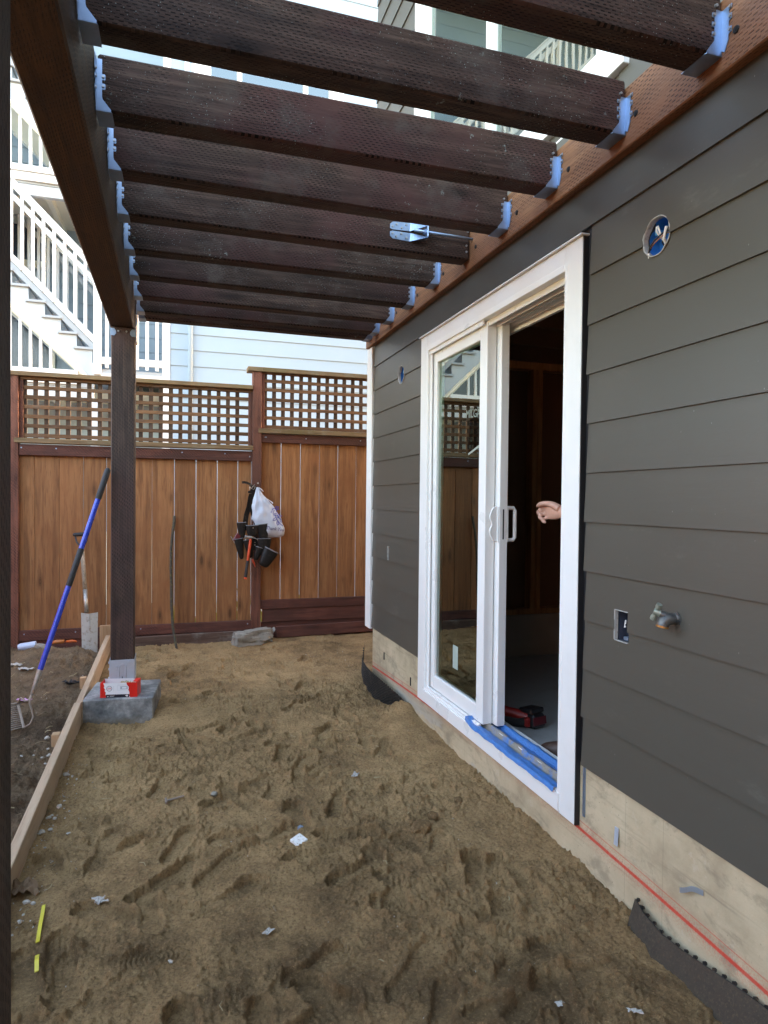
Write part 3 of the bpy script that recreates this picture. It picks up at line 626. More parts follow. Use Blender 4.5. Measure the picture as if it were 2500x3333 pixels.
# form ties left in the foundation
for (y,z,bend) in ((1.833,.222,0),(1.49,.232,1),(4.41,.235,2),(3.86,.20,2)):
    if bend==0: m=MB().box(-.003,-.0012,-.010,.010,-.030,.030,.0006).xf(T(W-.004,y,z)@RY(R(6))@RX(R(-3)))
    elif bend==1: m=MB().rings([[(W-.004-.03*t*(1-t*.5),y-.035+.075*t+.006*math.sin(t*6),z+.016-.030*t*t+dz) for dz in (-.008,.008)] for t in [i/8 for i in range(9)]],False,False)
    else: m=MB().box(W-.006,W+.004,y-.004,y+.004,z-.026,z+.026,.001)
    m.obj('form_tie',M['galv_pale'] if bend<2 else M['membrane'],house)

# hose tap
tap=thing('hose_tap','weathered brass hose tap with cross handle sticking out of the siding','tap',(W,1.50,1.0))
TY=1.576
b=MB(); b.tube([(W+.01,TY,1.004),(W-.010,TY,1.004),(W-.014,TY,1.004),(W-.028,TY+.001,1.005),(W-.040,TY+.003,1.003),(W-.048,TY+.004,.997),(W-.052,TY+.0045,.984)],[.017,.017,.0135,.0185,.0195,.0185,.0175],16)
b.tube([(W-.034,TY+.002,1.008),(W-.050,TY+.010,1.018),(W-.060,TY+.016,1.023)],[.0135,.0115,.0085],12); b.tube([(W-.001,TY,1.004),(W-.009,TY,1.004)],.0215,8)
smooth_angle(b.obj('tap_body',M['brass'],tap),50)
MB().tube([(W-.0515,TY+.0045,.9855),(W-.0525,TY+.005,.980)],[.0185,.0182],16,caps=False).tube([(W-.052,TY+.0045,.9850),(W-.0526,TY+.005,.9808)],[.0125,.0125],14).obj('tap_mouth',M['brassin'],tap,smooth=True)
b=MB(); c0=Vector((W-.064,TY+.018,1.025)); ax=Vector((.02,-.50,.86)).normalized()
b.tube([c0-ax*.028,c0-ax*.018,c0-ax*.008,c0+ax*.008,c0+ax*.018,c0+ax*.028],[.0085,.0090,.0055,.0055,.0090,.0085],10); b.tube([c0+Vector((.009,-.007,-.004)),c0-Vector((.005,-.004,-.002))],[.0115,.0100],12)
smooth_angle(b.obj('cross_handle',simple('mossy zinc handle',(.30,.33,.27),.5,.5,var=.4,scale=40),tap),50)

# ------------------------------------------------------------------ pergola
pg=thing('pergola','dark stained pergola with close set joists hung between beam and house wall','pergola',(-.3,4.37,0))
def timber(name,p0,p1,wd,ht,mat,axis='x',c=.004,parent=pg,roll=0):
    """p0,p1 on the centre line of the underside"""
    p0,p1=Vector(p0),Vector(p1); d=p1-p0; L=d.length
    if axis=='x':
        mb=MB().box(0,L,-wd/2,wd/2,0,ht,c); e=d.normalized(); yv=Vector((0,0,1)).cross(e).normalized(); zv=e.cross(yv)
        m=Matrix(((e.x,yv.x,zv.x,p0.x),(e.y,yv.y,zv.y,p0.y),(e.z,yv.z,zv.z,p0.z),(0,0,0,1)))
    elif axis=='y':
        mb=MB().box(-wd/2,wd/2,0,L,0,ht,c); e=d.normalized(); xv=e.cross(Vector((0,0,1))).normalized(); zv=xv.cross(e)
        m=Matrix(((xv.x,e.x,zv.x,p0.x),(xv.y,e.y,zv.y,p0.y),(xv.z,e.z,zv.z,p0.z),(0,0,0,1)))
    else:
        mb=MB().box(-wd/2,wd/2,-ht/2,ht/2,0,L,c); m=T(*p0)
    # gentle twist and wear: subdivide along the length
    return mb.obj(name,mat,parent,m=m)
BX0,BX1=-.376,-.236
timber('beam',(-.306,-.3,2.398),(-.314,4.80,2.392),.137,.335,M['beam'],'y',.006)
timber('post',(-.305,4.371,.335),(-.305,4.371,2.391),.136,.136,M['post'],'z',.006)
timber('post',(-.307,1.060,-.05),(-.307,1.060,2.396),.137,.136,M['post'],'z',.006)
timber('ledger',(1.408,-1.0,2.500),(1.408,4.822,2.500),.038,.197,M['ledger'],'y',.004)
JR=[1.455,1.845,2.240,2.630,3.020,3.415,3.815,4.205,4.530]; JL=[y+.018 for y in JR]
JL[8]=4.535
for y in (1.065,.675,.285,-.105): JR.insert(0,y); JL.insert(0,y+.018)  # unseen joists added overhead to darken the near sand
JZ0,JZ1=2.549,2.544; JH=.176; JW=.087
joints=[]
for k,(yr,yl) in enumerate(zip(JR,JL)):
    timber('joist',(-.232,yl,JZ0+.004*math.sin(k*1.9)),(1.387,yr,JZ1+.003*math.sin(k*2.3)),JW,JH,M['joist'],'x',.007)
timber('joist',(-.232,4.712,JZ0),(1.387,4.705,JZ1-.002),JW,JH,M['joist'],'x',.007)
# hangers
def hanger(o,u,n,kind):
    """o: support face point at joist seat (front face of joist), u: unit vector along joist away from support, n: joist front normal (towards viewer)"""
    z=Vector((0,0,1)); t=.0016; m=MB()
    def P(a,b,c): return tuple(o+u*a+z*b+n*c)
    def plate(poly,th=t,c0=.0006): 
        k=len(poly); vs=[P(a,b,c0) for a,b in poly]+[P(a,b,c0+th) for a,b in poly]
        m.add(vs,[tuple(range(k)),tuple(range(k,2*k))]+[(i,(i+1)%k,k+(i+1)%k,k+i) for i in range(k)])
    if kind=='L':
        plate([(0,0),(.044,0),(.044,.005),(.020,.034),(.018,.042),(.018,.064),(.026,.064),(.0275,.067),(.0275,.079),(.026,.082),(.018,.082),(.018,.093),(.026,.093),(.0275,.096),(.0275,.108),(.026,.111),(.018,.111),(.018,.156),(0,.156)])
        fl=[(-.0004,.002),(-.0004,.172)]
    else:
        plate([(0,0),(.050,0),(.050,.004),(.030,.030),(.026,.036),(.026,.044),(.034,.045),(.034,.058),(.026,.059),(.026,.070),(.034,.071),(.034,.084),(.026,.085),(.026,.096),(.034,.097),(.034,.108),(.022,.110),(.020,.118),(0,.118)])
    # seat under the joist
    sl_=.047 if kind=='L' else .052
    vs=[P(a,b,c) for b in (-.0022,-.0006) for a,c in ((0,.0022),(sl_*.95,.0022),(sl_,-.004),(sl_,-JW-.002),(0,-JW-.002))]
    m.add(vs,[(0,1,2,3,4),(5,6,7,8,9)]+[(i,(i+1)%5,5+(i+1)%5,5+i) for i in range(5)])
    # flange on the support face
    fw=.034; top=.156 if kind=='L' else .118
    poly=[(.0022,.012),(.012,.004),(fw*.72,.030),(fw*.72,.044),(fw,.046),(fw,.060),(fw*.72,.062),(fw*.72,.078),(fw,.080),(fw,.094),(fw*.72,.096),(fw*.72,.106),(fw,.108),(fw,top),(.0022,top)]
    k=len(poly); vs=[P(.0004,b,c) for c,b in poly]+[P(.0020,b,c) for c,b in poly]
    m.add(vs,[tuple(range(k)),tuple(range(k,2*k))]+[(i,(i+1)%k,k+(i+1)%k,k+i) for i in range(k)])
    h=m.obj('joist_hanger',M['galv'],pg)
    s=MB()
    for a,b in ([(.0215,.073),(.0215,.102)] if kind=='L' else [(.029,.051),(.029,.0775),(.029,.102)]):
        s.tube([P(a,b,.002),P(a,b,.0065)],[.0048,.0040],7)
    if kind=='R': s.tube([P(.022,.128,.000),P(.022,.128,.006)],[.005,.0042],7)
    for c,b in ((fw*.86,.053),(fw*.86,.087),(fw*.86,.112)): s.tube([P(.002,b,c),P(.006,b,c)],[.005,.004],7)
    s.obj('screws',M['screw'],h,kind='stuff')
for k,(yr,yl) in enumerate(list(zip(JR,JL))+[(4.705,4.712)]):
    d=Vector((1.619,yr-yl,JZ1-JZ0)).normalized(); n=Vector((d.y,-d.x,0)).normalized()
    if n.y>0: n=-n
    if k>4: hanger(Vector((-.2365,yl,JZ0+.004*math.sin(k*1.9)))+n*JW/2,d,n,'L')
    if k!=8: hanger(Vector((1.3888,yr,JZ1+.003*math.sin(k*2.3)))+n*JW/2,-d,n,'R')
# toe screws of the joist that hangs on the tension tie
s=MB()
for (a,b) in ((.010,.140),(.017,.070),(.017,.040)): s.tube([(1.386-a,3.020-JW/2-.0005,2.54+b),(1.386-a,3.020-JW/2-.006,2.54+b)],[.006,.005],7)
s.obj('screws',M['screw'],pg,kind='stuff')
# structural screws through the ledger
for y in (1.364,1.753,2.125,2.511,2.91,3.31,3.71,4.10): MB().tube([(1.389,y,2.585),(1.3855,y,2.585)],[.0105,.009],10).tube([(1.3858,y,2.585),(1.3848,y,2.585)],[.004,.004],6).obj('ledger_screw',M['darkscrew'],pg)
# tension tie on the fourth joist
tie=MB(); yj=3.020-JW/2; ZT=2.638
def ty(x): return yj+(1.387-x)*(.018/1.619)
for sgn in (1,-1):
    pol=[(.972,ZT+sgn*.008),(.984,ZT+sgn*.003),(1.072,ZT+sgn*.005),(1.072,ZT+sgn*.044),(.986,ZT+sgn*.040),(.972,ZT+sgn*.028)]
    k=len(pol); vs=[(x,ty(x)-.001,z) for x,z in pol]+[(x,ty(x)-.0035,z) for x,z in pol]
    tie.add(vs,[tuple(range(k)),tuple(range(k,2*k))]+[(i,(i+1)%k,k+(i+1)%k,k+i) for i in range(k)])
    rr=[]
    for i in range(8):
        t=i/7; x=1.068+.078*t; y=ty(x)-.002-.040*t; a=t*1.15; z0=ZT+sgn*(.024+.004*t); hw=.020*(1-.45*t)
        rr.append([(x,y-hw*math.sin(a)*.6,z0-hw*math.cos(a)),(x,y+hw*math.sin(a)*.6,z0+hw*math.cos(a)),(x+.0025,y+hw*math.sin(a)*.6,z0+hw*math.cos(a)),(x+.0025,y-hw*math.sin(a)*.6,z0-hw*math.cos(a))])
    tie.rings(rr)
tie.box(1.144,1.150,yj-.052,yj-.008,ZT-.031,ZT+.031,.002)
to=tie.obj('tension_tie',M['galv'],pg)
MB().tube([(1.085,yj-.028,ZT+.001),(1.405,yj-.028,ZT-.003)],.0068,10).obj('threaded_rod',M['galv'],to,smooth=True)
MB().tube([(1.132,yj-.028,ZT),(1.145,yj-.028,ZT)],.013,6).obj('nut',M['galv'],to)
for x,z in ((.984,.018),(1.004,.029),(1.030,.015),(1.052,.032),(.984,-.016),(1.002,-.028),(1.028,-.013),(1.054,-.030)): MB().tube([(x,ty(x)-.003,ZT+z),(x,ty(x)-.008,ZT+z)],[.0058,.005],6).obj('screw',M['screw'],to)
# post base and cap straps
pb=MB(); PX0,PX1,PY0,PY1=-.374,-.236,4.302,4.440
for (x0,x1,y0,y1) in ((PX0-.002,PX1+.002,PY0-.0035,PY0-.0008),(PX0-.002,PX1+.002,PY1+.0008,PY1+.0035),(PX0-.0045,PX0-.0018,PY0-.002,PY1+.002),(PX1+.0018,PX1+.0045,PY0-.002,PY1+.002)): pb.box(x0,x1,y0,y1,.150,.348 if y1-y0<.01 else .355,.0008)
for x in (-.324,-.284): pb.box(x-.005,x+.005,PY0-.008,PY0-.003,.15,.312,.003)
pb.box(PX0,PX1,PY0,PY1,.150,.160); pbo=pb.obj('post_base',M['galv_pale'],pg)
s=MB()
for x,z in ((-.338,.305),(-.304,.318),(-.268,.332)): MB().tube([(x,PY0-.003,z),(x,PY0-.010,z)],[.008,.007],6).obj('screw',M['galv_pale'],pbo)
for z in (.20,.235,.29,.33): MB().tube([(PX0-.004,4.32,z),(PX0-.011,4.32,z)],[.008,.007],6).obj('screw',M['galv_pale'],pbo)
MB().box(-.306,-.302,PY0-.0055,PY0-.0035,.222,.245).obj('slot',M['black'],pbo)
for x0,x1 in ((-.376,-.345),(-.264,-.233)):
    c=(x0+x1)/2; s_=1 if x0<-.3 else -1
    MB().prism([(c-s_*.0155,2.334),(c+s_*.006,2.334),(c+s_*.016,2.346),(c+s_*.016,2.362),(c+s_*.006,2.378),(c-s_*.0155,2.378)],'xz',PY0-.0025,PY0-.0008).obj('strap',M['galv'],pg)
for x in (-.332,-.285): MB().tube([(x,PY0,2.362),(x,PY0-.005,2.362)],.006,6).obj('strap_screw',M['screw'],pg)
MB().box(PX1+.0008,PX1+.0030,4.38,4.432,2.32,2.56,.001).obj('strap',M['galv'],pg)

# concrete pier under the post
pr=MB().box(-.20,.20,-.20,.20,-.22,.148,.006)
pier=pr.obj('concrete_pier',M['pier'],m=T(-.300,4.362,0)@RZ(R(-5.5)))
tag(pier,'grey concrete pier block under the far pergola post','pier')
#PART3
# ------------------------------------------------------------------ fence
FY=6.10
fence=thing('fence','red brown cedar board fence with lattice top and a step up beside the corner post','fence',(-.3,FY,0))
def fb(name,mat,*bx,c=.003,rz=0,rx=0):
    """one stick of timber in its own coordinates"""
    x0,x1,y0,y1,z0,z1=bx; cx,cy,cz=(x0+x1)/2,(y0+y1)/2,(z0+z1)/2
    return MB().box(x0-cx,x1-cx,y0-cy,y1-cy,z0-cz,z1-cz,c).obj(name,mat,fence,m=T(cx,cy,cz)@RY(rz)@RX(rx))
def bay(x0,x1,edges,zb,zt,lat0,lat1,xl0,xl1,pitch,rows,captop,capth,shelf,railz,botz,slope=0,gap=.0042):
    rr=random.Random(int(x0*100))
    for a,b in zip(edges[:-1],edges[1:]):
        g=gap*rr.choice([.35,.6,1.0,1.3]); fb('fence_board',M['board'],a+g/2,b-g/2,FY-.002+rr.uniform(-.0015,.0015),FY+.014,zb+rr.uniform(0,.006),zt+.06,c=.002,rz=R(rr.uniform(-.08,.08)))
    fb('rail',M['rail'],x0,x1,FY-.040,FY-.003,railz[0],railz[1],rz=slope)
    fb('rail',M['rail'],x0,x1,FY-.040,FY-.003,botz[0],botz[1],rz=slope)
    fb('shelf_rail',M['cap'],x0-.03,x1+.004,FY-.068,FY+.05,shelf[0],shelf[1])
    fb('cap_rail',M['cap'],x0-.06,x1,FY-.068,FY+.07,captop-capth,captop)
    # lattice frame and slats
    fb('lattice_frame',M['slath'],x0+.004,x1-.004,FY-.026,FY+.026,lat1,captop-capth-.001)
    fb('lattice_frame',M['cap'],x0+.004,x1-.004,FY-.026,FY+.026,shelf[1]+.001,lat0)
    fb('lattice_frame',M['fpost'],x0+.002,xl0,FY-.022,FY+.022,lat0+.001,lat1-.001); fb('lattice_frame',M['fpost'],xl1,x1-.002,FY-.022,FY+.022,lat0+.001,lat1-.001)
    n=int((xl1-xl0)/pitch)+1; op=pitch*.565; sw=pitch-op
    for i in range(n+1):
        xa=xl0+i*pitch-.012
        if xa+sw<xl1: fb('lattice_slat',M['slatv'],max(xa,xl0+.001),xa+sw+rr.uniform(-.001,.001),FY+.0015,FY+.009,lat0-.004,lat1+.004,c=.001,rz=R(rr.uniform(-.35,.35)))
    dz=(lat1-lat0)/rows
    for i in range(rows):
        z=lat1-(i+1)*dz+.006+rr.uniform(-.002,.002)
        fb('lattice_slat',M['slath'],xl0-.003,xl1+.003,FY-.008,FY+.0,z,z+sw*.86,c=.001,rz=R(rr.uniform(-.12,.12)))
bay(-1.230,.674,[-1.232,-1.117,-.931,-.746,-.563,-.377,-.191,-.005,.181,.366,.548,.672],.20,1.66,1.835,2.318,-1.200,.640,.0826,6,2.379,.036,(1.792,1.830),(1.690,1.782),(.142,.228))
bay(.757,4.40,[.760,.943,1.125,1.307,1.487,1.669]+[1.669+.183*i for i in range(1,15)]+[4.398],.395,1.86,1.995,2.500,.785,4.37,.0838,6,2.550,.040,(1.950,1.992),(1.867,1.946),(.328,.410))
bay(-4.0,-1.320,[-4.0+.185*i for i in range(14)]+[-1.41,-1.322],.20,1.66,1.835,2.318,-3.96,-1.35,.0826,6,2.379,.036,(1.792,1.830),(1.690,1.782),(.142,.228))
for q0,q1 in ((4.492,8.2),(8.29,12.0)):  # unseen fence run, solid slabs added to keep the sun off the sand
    fb('fence_board',M['board'],q0,q1,FY-.002,FY+.014,.1,1.99); fb('sun_block_panel',M['slath'],q0,q1,FY-.01,FY+.01,1.99,2.46); fb('cap_rail',M['cap'],q0,q1,FY-.068,FY+.07,2.510,2.550)
for x0,x1,zt in ((-1.319,-1.2305,2.342),(.6745,.7565,2.509),(4.402,4.49,2.509),(-4.09,-4.002,2.342)): fb('fence_post',M['fpost'],x0,x1,FY-.052,FY+.036,-.30,zt,c=.004)
fb('cap_rail',M['cap'],.628,.760,FY-.070,FY+.07,2.5095,2.5498)
fb('kick_board',M['kick'],-.36,.555,FY-.082,FY-.043,.008,.139,c=.004,rz=R(-.5))
fb('kick_board',M['rail'],.775,4.4,FY-.030,FY+.008,.205,.327,c=.003)
fb('kick_board',M['rail'],.765,3.4,FY-.020,FY+.012,-.06,.2045,c=.003)
fb('kick_board',M['rail'],.90,3.2,FY-.060,FY-.024,.075,.178,c=.003,rz=R(-.8))
fb('kick_board',M['rail'],-1.23,.66,FY-.028,FY+.008,-.06,.1405)
s=MB()
for x in (-1.21,-.95,-.42,.06,.43,.65): s.tube([(x,FY-.040,1.752-.02*(x>.6)),(x,FY-.043,1.752-.02*(x>.6))],.006,7)
for x in (-1.19,-.80,-.28,.64): s.tube([(x,FY-.040,.20),(x,FY-.043,.20)],.006,7)
for x in (.79,1.17,1.70,.80): s.tube([(x,FY-.040,1.915),(x,FY-.043,1.915)],.006,7)
s.obj('screws',M['galv'],fence,kind='stuff')
# unseen fence added along the other yard side to hold back low sky light
yf=thing('light_block_fence','unseen cedar board fence added across the yard to cut low sky light','fence',(-4.05,0,0))
for i in range(60):
    y=-6+i*.2; MB().box(-4.06,-4.044,y+.003,y+.197,-.1,2.35,.002).obj('fence_board',M['board'],yf)
for z in (.25,1.3,2.2): MB().box(-4.043,-4.005,-6,5.98,z,z+.09,.003).obj('rail',M['rail'],yf)
gh=thing('light_block_building','unseen grey sided building added behind the camera to cut low sky light','building',(0,-7,0))  # unseen block added to screen the low sky behind the camera
MB().box(-6,9,-12,-7,-.4,5.2).obj('wall',M['siding'],gh); MB().box(-6.4,9.4,-12.4,-6.6,5.2,5.4).obj('roof',M['roof'],gh)
sg=thing('light_block_gate','unseen cedar board gate added between house and fence to block low sky light','gate',(4.6,5.4,0))  # unseen gate added to stop warm horizon light coming down the passage
for i in range(7): MB().box(4.60,4.616,4.72+i*.19,4.905+i*.19,-.05,1.95,.002).obj('blocker_board',M['board'],sg)
for z in (.2,1.0,1.75): MB().box(4.617,4.65,4.72,6.04,z,z+.09,.003).obj('rail',M['rail'],sg)
# weeds showing through the gaps at the foot of the fence
wd=MB(); rr=random.Random(4)
for k in range(160):
    x=rr.uniform(-.1,1.9); z=.1; h=rr.uniform(.08,.42); y=6.25+rr.uniform(0,.35); dx=rr.uniform(-.05,.05)
    wd.add([(x-.008,y,z),(x+.008,y,z),(x+dx+.007,y+.02,z+h*.6),(x+dx*2,y+.03,z+h)],[(0,1,2),(0,2,3)])
wd.obj('weeds',M['weed'],kind='stuff',recalc=False)

# ------------------------------------------------------------------ white neighbour house
HY=8.0; RY_=9.2; XC=-.073
nh=thing('neighbour_house','white clapboard house with tall windows rising behind the lattice fence','house',(1,HY,0))
def np_(mb,name,mat,**k): return mb.obj(name,mat,nh,**k)
EX=.1868
def clap(x0,x1,y,z,h=EX):
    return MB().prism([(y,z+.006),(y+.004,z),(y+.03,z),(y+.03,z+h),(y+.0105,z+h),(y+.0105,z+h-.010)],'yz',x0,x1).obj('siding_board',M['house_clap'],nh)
for k in range(48):
    z=2.889-15*EX+k*EX
    if 5.75<z+EX and z<7.15:
        clap(XC+.015,.10,HY,z); clap(1.975,7.0,HY,z)
    else: clap(XC+.015,7.0,HY,z)
    if z<3.05 or z>4.95: clap(-9,XC-.07,RY_,z,EX)
    else: clap(-9,-2.42,RY_,z); clap(-1.52,XC-.07,RY_,z)
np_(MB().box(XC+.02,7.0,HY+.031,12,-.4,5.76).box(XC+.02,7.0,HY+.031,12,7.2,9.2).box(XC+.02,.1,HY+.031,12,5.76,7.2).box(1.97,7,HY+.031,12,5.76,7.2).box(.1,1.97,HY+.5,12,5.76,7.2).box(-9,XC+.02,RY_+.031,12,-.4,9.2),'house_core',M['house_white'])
np_(MB().box(XC-.073,XC+.013,HY-.012,RY_+.03,-.3,9.0,.004),'corner_board',M['white'])
np_(MB().box(-9.6,7.5,HY-.6,12.5,9.2,9.4),'roof',M['roof'])
np_(MB().tube([(.168,HY-.032,-.2),(.168,HY-.032,9.0)],.0265,14),'downpipe',M['house_clap'],smooth=True)
# three light window on the first floor
wf=np_(MB().box(.09,.25,HY-.02,HY+.05,5.75,7.2,.003).box(1.83,1.985,HY-.02,HY+.05,5.75,7.2,.003).box(.25,1.83,HY-.02,HY+.05,5.75,5.9,.003).box(.25,1.83,HY-.02,HY+.05,7.05,7.2,.003),'window_trim',M['white'])
for a,b in ((.25,.385),(.685,.741),(1.476,1.536),(1.80,1.83)):
    MB().box(a,b,HY+.0,HY+.05,5.9,7.05,.002).obj('window_frame',M['white'],wf)
for a,b in ((.385,.685),(.741,1.476),(1.536,1.80)):
    MB().box(a,b,HY+.03,HY+.034,5.9,7.05).obj('pane',M['winglass'],wf)
    MB().box(a,b,HY+.10,HY+.104,5.9,7.05).obj('window_blind',M['curtain'],wf)
# rooms behind the stair: rain glass windows, one per storey
for x0,x1,z0,z1,fr in ((-2.38,-1.56,4.30,4.86,.05),(-2.75,-1.50,2.75,3.62,.05)):
    w_=np_(MB().box(x0-fr,x0,RY_-.03,RY_+.02,z0-fr,z1+fr,.003).box(x1,x1+fr,RY_-.03,RY_+.02,z0-fr,z1+fr,.003).box(x0,x1,RY_-.03,RY_+.02,z0-fr*1.8,z0,.003).box(x0,x1,RY_-.03,RY_+.02,z1,z1+fr,.003),'window_trim',M['house_cream'])
    MB().box(x0,x1,RY_-.012,RY_-.004,z0,z1).obj('pane',M['frosted'],w_)
# ------------------------------------------------------------------ outside staircase
st=thing('outside_staircase','white painted outside staircase with baluster railing climbing the neighbour house','staircase',(-1.2,HY,2.7))
def sp(mb,name,mat,par=None,**k): return mb.obj(name,mat,par or st,**k)
SD=.92                                   # stair width
def flight(dz,n=13):
    saw=[];zt=lambda k:3.022+.1575*k+dz; xn=lambda k:-.871-.160*k
    top=[(-.80,2.70+dz),(-.862,2.86+dz)]
    for k in range(n): top+=[(xn(k)-.016,zt(k)-.028-(.1575 if k else .14)),(xn(k)-.016,zt(k)-.028)]
    end=xn(n-1)-.2
    top+=[(end,zt(n-1)-.028),(end,zt(n-1)-.36)]
    bot=[(-.968,2.704+dz)]
    m=MB(); m.prism(top+bot,'xz',HY,HY+.045); sp(m,'stringer',M['house_white'])
    MB().prism([(x,z) for x,z in top+bot],'xz',HY+SD,HY+SD+.045).obj('stringer',M['house_white'],st)
    # moulding along the lower edge of the stringer
    m=MB(); a=Vector((-.93,HY-.012,2.664+dz)); b=Vector((end,HY-.012,2.664+dz+.945*(-.93-end))); m.tube([a,b],.022,4); m.tube([a+Vector((0,0,.035)),b+Vector((0,0,.035))],.010,4); sp(m,'moulding',M['house_cream'])
    # sloping soffit under the flight
    m=MB(); sl=.945; m.add([(-.95,HY+.05,2.69+dz),(end,HY+.05,2.69+dz+sl*(-.95-end)),(end,HY+SD,2.69+dz+sl*(-.95-end)),(-.95,HY+SD,2.69+dz),(-.95,HY+.05,2.72+dz),(end,HY+.05,2.72+dz+sl*(-.95-end)),(end,HY+SD,2.72+dz+sl*(-.95-end)),(-.95,HY+SD,2.72+dz)],[(0,1,2,3),(4,5,6,7),(0,1,5,4),(1,2,6,5),(2,3,7,6),(3,0,4,7)]); sp(m,'stair_soffit',M['house_cream'])
    for k in range(n):
        sp(MB().box(xn(k)-.205,xn(k),HY-.03,HY+SD+.06,zt(k)-.028,zt(k),.004),'tread',M['greypaint'])
        sp(MB().box(xn(k)-.036,xn(k)-.017,HY+.046,HY+SD-.001,zt(k)-.19,zt(k)-.029),'riser',M['house_white'])
    # railing
    s_=1.0; x0,x1=-.875,end-.2
    def slope_board(z_at,th,y0,y1,name,mat,xa=x0,xb=x1):
        za=z_at; zb=z_at+s_*1.003*(xa-xb); sp(MB().add([(xa,y0,za),(xb,y0,zb),(xb,y0,zb+th),(xa,y0,za+th),(xa,y1,za),(xb,y1,zb),(xb,y1,zb+th),(xa,y1,za+th)],[(0,1,2,3),(4,5,6,7),(0,1,5,4),(1,2,6,5),(2,3,7,6),(3,0,4,7)]),name,mat)
    for yy in (HY,HY+SD-.02):
        slope_board(3.865+dz,.075,yy-.045,yy+.045,'handrail',M['white']); slope_board(3.945+dz,.022,yy-.062,yy+.062,'handrail_cap',M['white'])
        slope_board(3.745+dz,.075,yy-.012,yy+.012,'upper_rail',M['greypaint'] if yy>HY else M['white'])
        slope_board(3.075+dz,.085,yy-.030,yy+.018,'bottom_rail',M['white']); slope_board(2.985+dz,.080,yy-.020,yy+.020,'skirt_board',M['greypaint'])
        for k in range(22):
            x=-.956-.1045*k
            if x<x1+.02: break
            zb=3.085+dz+1.003*(x0-x); zt_=3.87+dz+1.003*(x0-x)
            sp(MB().box(x-.0165,x+.0165,yy-.042,yy-.014,zb,zt_,.002),'baluster',M['white'])
    # newel, landing and its level railing
    sp(MB().box(-.872,-.790,HY-.05,HY+.032,2.72+dz,3.99+dz,.006),'newel_post',M['white']); sp(MB().box(-.885,-.777,HY-.062,HY+.045,3.99+dz,4.02+dz,.006),'newel_cap',M['white'])
    sp(MB().box(-.80,XC-.074,HY-.01,RY_,2.745+dz,2.790+dz,.004),'landing_floor',M['greypaint'])
    sp(MB().box(-.80,XC-.074,HY-.03,HY+.02,2.62+dz,2.744+dz,.004),'landing_beam',M['white'])
    for k in range(6):
        x=-.733+.1062*k
        if x<XC-.10: sp(MB().box(x-.0175,x+.0175,HY-.04,HY-.012,2.80+dz,3.70+dz,.002),'baluster',M['white'])
    sp(MB().box(-.79,XC-.074,HY-.028,HY+.015,2.845+dz,2.925+dz,.003),'bottom_rail',M['white'])
    sp(MB().box(-.79,XC-.074,HY-.045,HY+.045,3.70+dz,3.78+dz,.004),'handrail',M['white'])
    # railing that closes the triangle below the flight
    sp(MB().box(-4.2,-1.03,HY-.03,HY+.02,2.690+dz,2.755+dz,.003),'bottom_rail',M['white'])
    sp(MB().box(-4.2,-1.03,HY-.012,HY+.012,2.60+dz,2.684+dz,.003),'skirt_board',M['white'])
    for k in range(26):
        x=-1.31-.100*k
        zt_=2.69+dz+.945*(-.95-x)+.01
        sp(MB().box(x-.0155,x+.0155,HY+.004,HY+.030,2.752+dz,zt_,.002),'baluster',M['white'])
    # floor edge of the storey
    sp(MB().box(-6.0,-.87,HY+.03,HY+.10,2.46+dz,2.575+dz,.004),'fascia',M['house_white']); sp(MB().box(-6.0,-.87,HY+.02,RY_,2.576+dz,2.625+dz,.003),'porch_floor',M['greypaint'])
    sp(MB().box(-6.0,-.1,HY+.10,RY_,2.555+dz,2.574+dz),'porch_ceiling',M['house_cream'])
    for x in (-1.35,-2.6,-.5): sp(MB().box(x-.03,x+.03,HY+.10,RY_,2.47+dz,2.553+dz,.003),'joist',M['house_cream'])
flight(0); flight(2.18); 
for x in (-.86,-2.6,-4.3):
    sp(MB().box(x-.045,x+.045,HY+.02,HY+.11,-.3,2.45,.004),'support_post',M['house_white'])
np_(MB().box(-9,XC-.08,RY_-.02,RY_-.001,-.3,.9),'base_board',M['house_cream'])
# the neighbour house stands about nine and a half metres off and is built larger to suit
for o in (nh,st):
    k=1.19; L0=Vector(o.location); o.location=(L0.x*k,L0.y*k,1.35+(L0.z-1.35)*k); o.scale=(k,k,k)
#PART4
# ------------------------------------------------------------------ form board beside the soil
fbo=thing('form_board','long pale timber form board standing on edge between soil and sand','board',(-.537,3.8,.05))
for y0,y1,za,zb in ((1.2,4.16,.064,.146),(4.166,5.90,.146,.190)):
    m=MB(); x0,x1=-.5555,-.5185+ (.006 if y0>4 else 0)
    if y0>4: x0+=.008
    L=y1-y0; a=math.atan2(zb-za,L)
    m.box(x0,x1,0,L/math.cos(a),-.14,0,.003); m.obj('plank',M['form'],fbo,m=T(0,y0,za)@RX(a))
for x,y,z,wd in ((-.585,3.74,.115,.045),(-.575,4.72,.150,.045),(-.58,2.35,.08,.045)): MB().box(x-.02,x+.02,y-wd/2,y+wd/2,-.25,z,.003).obj('stake',M['stake'],fbo,m=RZ(0))
fb2=MB().box(-.600,-.500,5.95,5.985,-.1,.262,.003).box(-.556,-.520,5.90,5.95,-.1,.14,.003).obj('stub_board',M['stake']); tag(fb2,'short upright timber offcut behind the spade at the end of the form board','offcut')

